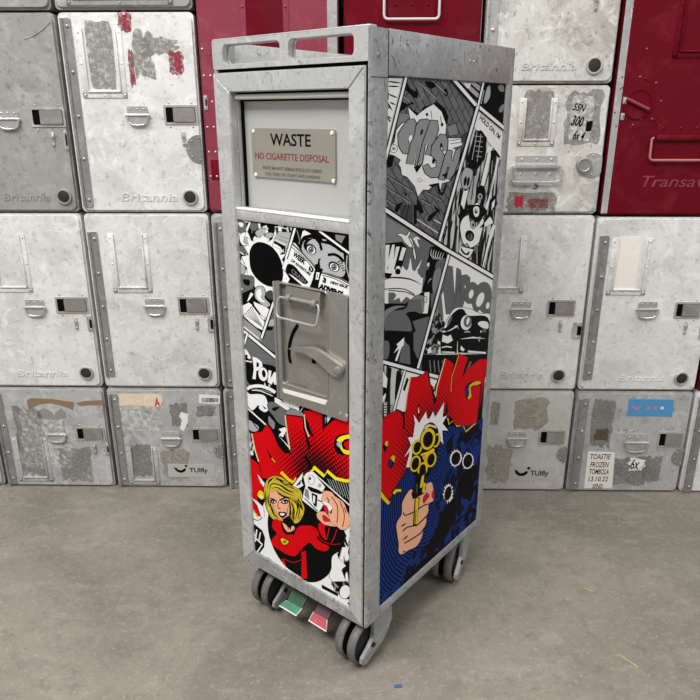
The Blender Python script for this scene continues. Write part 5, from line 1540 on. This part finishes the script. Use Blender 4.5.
# red suit
A.blk(240, 510, 10)
A.sm([(340, 100), (380, 85), (430, 130), (430, 190), (470, 240), (540, 240), (560, 290), (600, 180), (660, 150), (740, 160), (800, 220), (760, 290), (670, 340), (610, 400), (560, 455), (470, 440), (380, 390), (330, 350), (325, 290), (375, 230), (330, 170)], 'r')
A.line([(420, 130), (450, 205), (500, 225), (550, 200)], 14, 'k', sm=True); A.line([(555, 230), (560, 330), (545, 380)], 5, 'k', sm=True)
A.sm([(405, 275), (440, 272), (500, 300), (500, 325), (450, 352), (415, 320)], 'k'); A.sm([(415, 282), (440, 280), (490, 305), (490, 322), (450, 343), (422, 315)], 'y'); A.ell(455, 312, 20, 14, 'k', 20); A.line([(440, 300), (470, 322)], 5, 'y')
A.poly([(330, 350), (460, 430), (560, 470), (640, 400), (630, 500), (540, 520), (450, 490), (380, 430)], 'k')
A.line([(445, 480), (540, 520), (620, 490)], 6, 'r', sm=True); A.poly([(420, 480), (450, 490), (470, 570), (440, 530)], 'r')
A.poly([(625, 420), (665, 400), (670, 500), (680, 680), (620, 680)], 'r'); A.line([(630, 330), (625, 440)], 5, 'r')
A.blk(295, 500, 10.77)
A.sm([(0, 380), (30, 300), (80, 268), (150, 280), (165, 330), (140, 400), (100, 420), (100, 470), (60, 520), (0, 600)], 'r')
A.sm([(170, 350), (220, 300), (240, 390), (290, 450), (370, 490), (360, 530), (320, 545), (230, 515), (180, 460), (100, 455), (110, 430), (180, 420)], 'r', 5)
A.sm([(262, 250), (340, 250), (325, 300), (350, 420), (340, 430), (280, 370)], 'r'); A.line([(240, 320), (290, 420), (400, 470), (500, 465)], 6, 'r', sm=True)
A.line([(380, 290), (350, 420)], 10, 'r'); A.line([(460, 310), (430, 400), (400, 455)], 10, 'r', sm=True); A.line([(250, 300), (300, 400), (360, 440)], 16, 'k', sm=True)
A.sm([(250, 130), (320, 120), (370, 170), (380, 220), (440, 250), (460, 280), (340, 262), (270, 210), (245, 170)], 'skin', 4)
# hand
A.blk(295, 455, 10.77)
A.sm([(310, 400), (340, 380), (400, 395), (440, 440), (470, 460), (500, 480), (540, 520), (570, 600), (590, 640), (600, 720), (560, 790), (500, 795), (460, 760), (400, 720), (370, 640), (350, 560), (300, 500)], 'skin', 6)
for P in ([(400, 440), (460, 530), (470, 620), (460, 730)], [(490, 490), (530, 590), (540, 670), (520, 770)], [(350, 450), (370, 480), (365, 510)], [(330, 560), (400, 560), (400, 600)], [(540, 560), (560, 620)]): A.line(P, 9, 'k', sm=True)
A.sm([(310, 490), (350, 500), (410, 560), (390, 600), (340, 550)], 'w', 4)
A.sm([(320, 540), (350, 545), (372, 610), (350, 625), (325, 590)], 'nail', 4); A.sm([(305, 645), (340, 650), (375, 690), (380, 710), (320, 705)], 'nail', 4)
A.poly([(395, 590), (410, 570), (405, 620), (380, 630)], 'k')
A.blk(0, 0, 1)

# ------------------------------------------------------------------ the trolley
XD = Vector((math.cos(-YAW), math.sin(-YAW), 0))
cen = CL + XD * (CW / 2) + CVv * (CD / 2)
T = empty('waste_trolley', 'tall silver wheeled waste trolley wrapped in colourful comic art, standing on the concrete floor', 'trolley', (cen.x, cen.y, 0), -YAW)
OFF = (-CW / 2, -CD / 2, 0)


def tb(m_, name, mat, parent=T, smooth=True):
    return m_.build(name, mat, parent, smooth, OFF)


FA.build('comic_print_front', lambda a, z, h: (a + OFF[0], PO - h + OFF[1], z), T, 'comic print with blonde woman, startled eyes and red BANG')
SA.build('comic_print_side', lambda a, z, h: (CW - PO + h + OFF[0], a + OFF[1], z), T, 'comic print with revolver, CRASH and red BANG')

m_ = MB(); m_.box(.006, CW - .005, .025, CD - .005, .112, .982); tb(m_, 'cabinet_shell', M_alul)
m_ = MB(); m_.box(.03, CW - .03, .0045, .026, .12, .775, 0); tb(m_, 'door_core', M_alul)
# corner posts
for nm, x0, x1, y0, y1, r_ in (('front_right', .2962, CW, .0, .040, .0048), ('back_right', .28, CW, CD - .026, CD, .006), ('back_left', 0, .022, CD - .026, CD, .006), ('front_left', 0, .008, .0, .040, .004)):
    m_ = MB()
    m_.prism(rrect(x0, x1, y0, y1, r_ * .9, 4), ZB, ZT - .002, plane='xy')
    o_ = tb(m_, 'corner_post', M_alu)
m_ = MB()   # seams and rivets on the near post
m_.box(CW - .0008, CW + .0004, .001, .040, .9695, .9702); m_.box(CW - .0008, CW + .0002, .0376, .0381, .97, ZT - .003)
tb(m_, 'post_seam', M_gap)
# bottom rails
m_ = MB(); m_.box(CW - .010, CW, .036, CD - .02, .101, .121, .002); tb(m_, 'bottom_rail', M_alu)
m_ = MB(); m_.box(0, .010, .036, CD - .02, .101, .121, .002); tb(m_, 'bottom_rail', M_alu)
m_ = MB(); m_.box(.006, CW - .006, CD - .010, CD - .001, .101, .121, .002); tb(m_, 'bottom_rail', M_alu)
m_ = MB(); m_.box(.006, CW - .006, .01, CD - .01, .100, .114); tb(m_, 'underside_plate', M_alu)
# side and back bands of the gallery
m_ = MB(); m_.box(CW - .0040, CW + .0006, .038, CD - .018, .9725, ZT - .0015, .0012)
g_ = tb(m_, 'side_band', M_alu)
m_ = MB()
for b_, z_ in ((.016, .996), (.250, 1.0), (.262, 1.0)):
    m_.lathe([(.0034, 0), (.003, .0012), (0, .0014)], (CW, b_, z_), 'x', 10)
tb(m_, 'band_rivets', M_hinge)
m_ = MB(); m_.box(.0, .0035, .02, CD - .01, .9725, ZT - .0015, .001); tb(m_, 'side_band', M_alul)
m_ = MB(); m_.box(.01, CW - .01, CD - .004, CD - .0005, .9725, ZT - .0015, .001); tb(m_, 'back_band', M_alul)
m_ = MB(); m_.box(.004, CW - .004, .010, CD - .004, .982, .986); tb(m_, 'top_deck', M_alul)
m_ = MB(); m_.box(.0035, .0042, .06, .30, .9865, 1.012); m_.lathe([(.0035, 0), (.003, .0015), (0, .0018)], (.0042, .095, 1.018), 'x', 10)
tb(m_, 'deck_bracket', M_flap)
# front gallery rail with two long slots
m_ = MB()
m_.prism(rrect(.0, CW - .002, .9885, ZT, .004), .0, .009, holes=[rrect(.0225, .1425, .9948, 1.0225, .008)[::-1], rrect(.1585, .2745, .9948, 1.0225, .008)[::-1]])
tb(m_, 'gallery_rail', M_alul)
for s_ in (0,):
    m_ = MB()
    for x0, x1 in ((.0225, .1425), (.1585, .2745)):
        P_ = [(p[0], .0125, p[1]) for p in rrect(x0 - .0005, x1 + .0005, .9943, 1.023, .0085)]
        m_.tube(P_, .0022, 8, closed=True)
    tb(m_, 'slot_rim', M_alul)
m_ = MB(); m_.box(.001, CW - .001, .0, .014, ZT - .0025, ZT + .0008, .0014); tb(m_, 'top_lip', M_alul)
m_ = MB(); m_.box(.003, CW - .012, .004, .03, .9838, .989); tb(m_, 'shadow_gap', M_gap)

# door with mitred frame
door_label = None
m_ = MB()
bw, z0, z1 = .0355, ZB, .9835
x0, x1 = .0, .2942
ins = dict(xl=.0350, xr=.2665, zt=.9560, zb=.1345)


def member(P):
    m2 = MB(); m2.prism(P, -.002, .024, bev=.0014); return m2


fr = member([(x0, z1), (x1, z1), (ins['xr'], ins['zt']), (ins['xl'], ins['zt'])])
frame = tb(fr, 'door', M_alul)
g = .0003
for nm, P in (('stile', [(x0, z0), (x0, z1 - g), (ins['xl'], ins['zt'] - g), (ins['xl'] - .003, ins['zb'])]), ('stile', [(x1, z0), (ins['xr'], ins['zb'] - .010), (ins['xr'], ins['zt'] - g), (x1, z1 - g)]),
              ('bottom_member', [(x0 + g, z0), (ins['xl'] - .003 + g, ins['zb']), (ins['xr'] - g, ins['zb'] - .010), (x1 - g, z0)])):
    member(P).build(nm, M_alu if nm == 'bottom_member' else M_alul, frame, True, OFF)
m_ = MB(); m_.box(.2940, .2968, .0015, .02, ZB + .002, .985); m_.build('seam', M_gap, frame, True, OFF)
# crossbar below the flap
m_ = MB(); m_.box(.034, .268, .0, .012, .7655, .7825, .0015); m_.build('crossbar', M_alul, frame, True, OFF)
m_ = MB(); m_.box(.034, .268, -.001, .014, .7815, .7845, .0012); m_.build('crossbar_lip', M_whitep, frame, True, OFF)
# flap opening: lining, flap, hinge tube
m_ = MB(); m_.box(.0355, .037, .012, .030, .78, .957); m_.build('opening_lining', M_alul, frame, True, OFF)
m_ = MB(); m_.box(.036, .268, .0235, .027, .775, .957); flap = m_.build('waste_flap', M_flap, frame, True, OFF)
m_ = MB(); m_.box(.0372, .0392, .018, .0236, .785, .945); m_.build('flap_edge_gap', M_gap, frame, True, OFF)
m_ = MB(); zt0 = front(300, 95.6, .010)[1]; m_.tube([(.0375, .010, zt0), (.266, .010, zt0)], .0038, 14); m_.build('hinge_tube', M_whitep, flap, True, OFF)
m_ = MB(); m_.box(.0375, .266, .010, .0232, .9535, .9575); m_.box(.04, .266, .0225, .0236, .9432, .9455); m_.build('hinge_gap_shade', M_gap, flap, True, OFF)  # dark strips at the hinge gap; the upper one paints the header's shadow
# sign plate
yS = .0205
q = [front(*p, yS) for p in ((251, 128), (334, 130), (335.5, 185), (254, 176))]
m_ = MB(); m_.prism(rrect(min(q[0][0], q[3][0]), q[2][0], q[3][1] - .0005, q[0][1], .003), yS, .0236, bev=.0006)
sign = m_.build('sign_plate', M_sign, flap, True, OFF)


def stext(name, body, xa, xb, ya, yb, mat, off):
    p0 = front((xa + xb) / 2, ya, yS); p1 = front((xa + xb) / 2, yb, yS)
    a0 = front(xa, (ya + yb) / 2, yS)[0]; a1_ = front(xb, (ya + yb) / 2, yS)[0]
    o_ = text_part(name, body, a0, a1_, p0[1], p1[1], yS, mat, sign, offset=off, thick=.0003)
    o_.data.transform(Matrix.Translation(OFF))
    return o_


stext('lettering', 'WASTE', 270.5, 310.5, 146, 134, M_black, .014)
stext('lettering', 'NO CIGARETTE DISPOSAL', 255.5, 329, 160.8, 154, M_maroon, .008)
stext('lettering', 'WASTE BIN MUST REMAIN INSTALLED DURING', 262.5, 322, 171.2, 167.8, M_greyink, .008)
stext('lettering', 'TAXI, TAKE OFF, FLIGHT AND LANDING', 265, 320, 177.6, 174.0, M_greyink, .008)
for p in ((253.5, 131), (332, 133), (256, 174.5), (333.5, 181)):
    m_ = MB(); a_ = front(*p, yS); m_.lathe([(.0032, 0), (.0028, -.0012), (0, -.0016)], (a_[0], yS, a_[1]), 'y', 12)
    m_.build('rivet', M_whitep, sign, True, OFF)

# latch housing -------------------------------------------------
yL = -.004


def FP(px, py, o_=yL): return front(px, py, o_)


q = [FP(*p) for p in ((273, 281), (348, 296), (348, 418), (278, 402))]
xl, xr, zb_, zt_ = q[0][0], .2655, (q[3][1] + q[2][1]) / 2, (q[0][1] + q[1][1]) / 2
bx0, bx1 = FP(281, 340)[0], FP(328, 350)[0]
bz0, bz1 = FP(300, 389)[1], FP(300, 288)[1] + .002
m_ = MB()
m_.prism(rrect(xl, xr, zb_, zt_, .004), yL, .003, holes=[rrect(bx0, bx1, bz0, bz1, .006)[::-1]])
m_.box(xl + .001, xr - .001, .0022, .0042, zb_ + .001, zt_ - .001)
house = m_.build('latch_housing', M_steel, frame, True, OFF)
# raised edge flange on the left and round the bowl
m_ = MB()
m_.tube([(p[0], yL, p[1]) for p in rrect(bx0, bx1, bz0, bz1, .006)], .0012, 6, closed=True)
m_.box(xl, xl + .0045, yL - .002, yL + .001, zb_, zt_, .001)
m_.build('housing_rim', M_steel, house, True, OFF)
# handle hinge bracket + drop loop
p0, p1 = FP(287, 285), FP(322, 305)
m_ = MB(); m_.prism(rrect(p0[0], p1[0] - .002, FP(288, 302)[1], p0[1] - .001, .002), yL - .0025, .0025, bev=.0008)
m_.build('handle_bracket', M_steel, house, True, OFF)
k1_, k2_ = FP(291.5, 297), FP(317, 304)
zk = (k1_[1] + k2_[1]) / 2
m_ = MB()
m_.tube([(k1_[0], yL - .005, zk), (k2_[0], yL - .005, zk)], .0032, 10)
for kk in (k1_, k2_):
    m_.tube([(kk[0] - .004, yL - .005, zk), (kk[0] + .004, yL - .005, zk)], .0062, 14)
m_.build('hinge_barrel', M_steel, house, True, OFF)
m_ = MB()
lx0, lx1 = FP(281.5, 305)[0], FP(322.5, 315)[0]
lz0 = (FP(281, 313)[1] + FP(316, 325)[1]) / 2
r_ = .006
pts = [(k1_[0], yL - .005, zk), (lx0 + .003, yL - .006, zk - .001), (lx0, yL - .008, zk - .006), (lx0 + .0005, yL - .012, lz0 + r_), (lx0 + .003, yL - .013, lz0 + .0015), (lx0 + r_ + .002, yL - .013, lz0),
       (lx1 - r_ - .002, yL - .013, lz0), (lx1 - .003, yL - .013, lz0 + .0015), (lx1 - .0005, yL - .012, lz0 + r_), (lx1, yL - .008, zk - .006), (lx1 - .003, yL - .006, zk - .001), (k2_[0], yL - .005, zk)]
m_.tube(pts, .0019, 8)
m_.build('pull_loop', M_fit, house, True, OFF)
# curved slot behind the lever
m_ = MB()
cs = [FP(*p, 0) for p in ((297, 325), (292, 334), (289, 345), (288.5, 356), (290, 363))]
cs = cr_(cs, False, 4)
m_.tube([(p[0], .0022, p[1]) for p in cs], .0030, 6)
m_.build('curved_slot', M_gap, house, True, OFF)
# lever
m_ = MB()
lv = [FP(*p, yL - .004) for p in ((290.5, 349), (292, 347.2), (302, 347.4), (311, 346.8), (319, 349.5), (330, 357), (340, 364), (343.5, 368.5), (342.6, 374), (338, 377), (332.5, 374.6), (324, 366), (314, 357.5), (303, 352))]
m_.prism([(p[0], p[1]) for p in cr_(lv, True, 2)], yL - .008, yL - .0005, bev=.0012)
lev = m_.build('latch_lever', M_steel, house, True, OFF)
pv = FP(337, 370.5, yL - .008)
m_ = MB(); m_.lathe([(.0065, 0), (.006, -.002), (.0035, -.003), (0, -.003)], (pv[0], yL - .0075, pv[1]), 'y', 18)
m_.build('pivot', M_steel, lev, True, OFF)
hq = FP(313, 361, 0)
m_ = MB(); m_.box(hq[0] - .0035, hq[0] + .0035, .0012, .0026, hq[1] - .0045, hq[1] + .0045); m_.build('square_hole', M_gap, house, True, OFF)
q = [FP(*p, yL - .0006) for p in ((282.5, 388.5), (327.5, 400.5), (325, 405), (283.5, 392.5))]
m_ = MB(); m_.prism(q, yL - .0006, yL + .001); m_.build('lit_ledge_strip', M_whitep, house, True, OFF)  # white strip paints the light caught by the bowl's sloped lower ledge
m_ = MB()     # worn illegible marking
for k in range(7):
    e_ = FP(289 + k * 3.1, 384.5 + k * .95, .002); m_.box(e_[0] - .0016, e_[0] + .0012, .0019, .0024, e_[1] - .0028, e_[1] + .0022)
    if k < 6: m_.box(e_[0] - .002, e_[0] + .005, .0019, .0024, e_[1] + .004, e_[1] + .0048 + k * .0002)
m_.build('worn_marking', M_greyink, house, True, OFF)
for p in ((341, 415), (347, 417)):
    m_ = MB(); a_ = FP(*p, yL); m_.lathe([(.0032, 0), (.003, -.001), (0, -.0013)], (a_[0] - .001, yL, a_[1] + .002), 'y', 12)
    m_.build('rivet', M_fit, house, True, OFF)


# casters ------------------------------------------------------
def caster(wx, wy, ang):
    """twin wheel caster in trolley coordinates; ang turns its axle"""
    AX = Vector((math.cos(ang), math.sin(ang), 0)); FW = Vector((-AX.y, AX.x, 0))   # FW points back
    R_w, wd, gap = .0435, .017, .011
    basis = Matrix((AX, FW, Vector((0, 0, 1)))).transposed().to_4x4()
    c0_ = Vector((wx + OFF[0], wy + OFF[1], R_w))
    M0 = Matrix.Translation(c0_) @ basis

    def bl(m2, name, mat, parent):
        bmesh.ops.transform(m2.bm, matrix=M0, verts=m2.bm.verts[:]); return m2.build(name, mat, parent)
    # fork cover: local x along axle, y towards the back, z up
    m2 = MB()
    xo = gap / 2 + wd
    for sgn in (1,):
        P = [(-.026, -.029), (-.031, -.022), (-.029, -.013), (-.010, .000), (.002, .010), (.004, .059), (.048, .059), (.054, .048), (.054, .024), (.046, .004), (.030, -.012), (.000, -.024), (-.016, -.031)]
        m2.prism(P, xo + .002, xo + .009, plane='yz', bev=.0015)
    m2.box(-.012, xo + .008, .006, .054, .050, .059, .002)
    m2.prism([(-.026, -.014), (.056, .022), (.056, .0195), (-.024, -.0165)], xo + .0085, xo + .0098, plane='yz')
    root = bl(m2, 'caster', M_fork, T)
    m2 = MB(); m2.tube([(-xo, 0, 0), (xo + .012, 0, 0)], .0045, 12); bl(m2, 'axle', M_hub, root)
    m2 = MB(); m2.box(-.008, .008, .010, .040, -.01, .050, .003); bl(m2, 'stem', M_hub, root)
    for sgn in (-1, 1):
        xc = sgn * (gap / 2 + wd / 2)
        m2 = MB()
        w2 = wd / 2
        m2.lathe([(R_w * .88, -w2), (R_w * .93, -w2 * .96), (R_w * .985, -w2 * .6), (R_w, -w2 * .2), (R_w, w2 * .2), (R_w * .985, w2 * .6), (R_w * .93, w2 * .96), (R_w * .88, w2)], (xc, 0, 0), 'x', 36, cap=False)
        wl = bl(m2, 'wheel', M_tyre, root)
        m2 = MB()
        m2.lathe([(0, -w2 * .7), (R_w * .3, -w2 * .9), (R_w * .86, -w2 * .75), (R_w * .89, -w2 * 1.01), (R_w * .89, w2 * 1.01), (R_w * .86, w2 * .75), (R_w * .3, w2 * .9), (0, w2 * .7)], (xc, 0, 0), 'x', 30)
        bl(m2, 'hub', M_hub, wl)
    return root


def tl_(P):      # world point -> trolley corner coordinates
    d = P - CL
    return d.dot(XD), d.dot(CVv)


def floor_pt(px, py):
    d = ray(px, py); t = -CAMP.z / d.z
    return CAMP + d * t


CAST = [(359, 655, -.03), (275, 601, -.03), (446, 575, .22)]
for (px, py, ang) in CAST:
    P = floor_pt(px, py)
    x_, y_ = tl_(P)
    caster(x_, y_, ang)
caster(.05, .355, CAST[0][2])

# brake pedals
def pedal(name, matp, mata, quad, z_in, label):
    """quad: four pixels of the tread (inner left, inner right, outer right, outer left)"""
    def at(px, py, z): 
        d = ray(px, py); t = (z - CAMP.z) / d.z; P = CAMP + d * t; x_, y_ = tl_(P); return Vector((x_ + OFF[0], y_ + OFF[1], z))
    zt_, zo_ = .055, .040
    A_, B_, C_, D_ = at(*quad[0], zt_), at(*quad[1], zt_), at(*quad[2], zo_), at(*quad[3], zo_)
    nrm = (B_ - A_).cross(D_ - A_).normalized()
    if nrm.z < 0: nrm = -nrm
    def slab(P4, th, nm, mat, parent):
        m2 = MB(); b2 = bmesh.new()
        up = [b2.verts.new(p) for p in P4]; dn = [b2.verts.new(p - nrm * th) for p in P4]
        b2.faces.new(up); b2.faces.new(dn[::-1])
        for i in range(4): b2.faces.new((up[i], up[(i + 1) % 4], dn[(i + 1) % 4], dn[i]))
        m2._merge(b2); return m2.build(nm, mat, parent, False)
    root = slab([A_, B_, C_, D_], .004, name, matp, T)
    root['label'] = label
    m2 = MB()
    m2.tube([A_ + nrm * .0008, D_ + nrm * .0008, C_ + nrm * .0008, B_ + nrm * .0008], .0012, 6)
    m2.build('tread_rim', M_whitep, root)
    iw = (B_ - A_)
    back = Vector((iw.y, -iw.x, 0)).normalized()
    if back.y < 0: back = -back
    e0, e1 = A_ + back * .06 + Vector((0, 0, .048)), B_ + back * .06 + Vector((0, 0, .048))
    nrm2 = nrm
    m2 = MB(); b2 = bmesh.new()
    n_ = 7
    for k in range(n_):     # ribbed arm
        t0, t1 = (k + .08) / n_, (k + .92) / n_
        P4 = [A_.lerp(B_, t0), A_.lerp(B_, t1), e0.lerp(e1, t1), e0.lerp(e1, t0)]
        up = [b2.verts.new(p) for p in P4]; dn = [b2.verts.new(p - nrm2 * .004) for p in P4]
        b2.faces.new(up); b2.faces.new(dn[::-1])
        for i in range(4): b2.faces.new((up[i], up[(i + 1) % 4], dn[(i + 1) % 4], dn[i]))
    m2._merge(b2); m2.build('pedal_arm', mata, root, False)


pedal('brake_pedal', M_green, M_greend, [(287, 600.5), (302, 608.5), (296.5, 615.5), (279.5, 605.5)], .1, 'green brake pedal')
pedal('brake_pedal', M_pink, M_pinkd, [(314, 612), (327.5, 620), (326.5, 631.5), (309, 620.5)], .1, 'red brake pedal')

# bits on the floor
def crumb(name, label, cat, px, py, sx, sy, sz, mat, rz):
    P = floor_pt(px, py)
    m_ = MB(); m_.box(-sx / 2, sx / 2, -sy / 2, sy / 2, 0, sz, min(sx, sy, sz) * .25)
    o_ = m_.build(name, mat, None); o_.location = P; o_.rotation_euler = (0, 0, rz)
    o_['label'] = label; o_['category'] = cat
    if name == 'wood_splinter': o_['group'] = 'wood splinters on the floor'
    return o_


crumb('wood_splinter', 'thin straw coloured splinter lying on the floor, lower right', 'debris', 628, 661, .040, .0022, .0015, flat('straw', (.42, .32, .17), .7), -.9)
crumb('blue_scrap', 'tiny blue scrap on the floor right of the near caster', 'debris', 398, 686.5, .012, .006, .002, flat('scrap_blue', (.03, .09, .25), .6), .1)
crumb('wood_splinter', 'short tan splinter on the floor below the toastie note container', 'debris', 588, 590, .022, .002, .0015, flat('straw', (.42, .32, .17), .7), -.6)
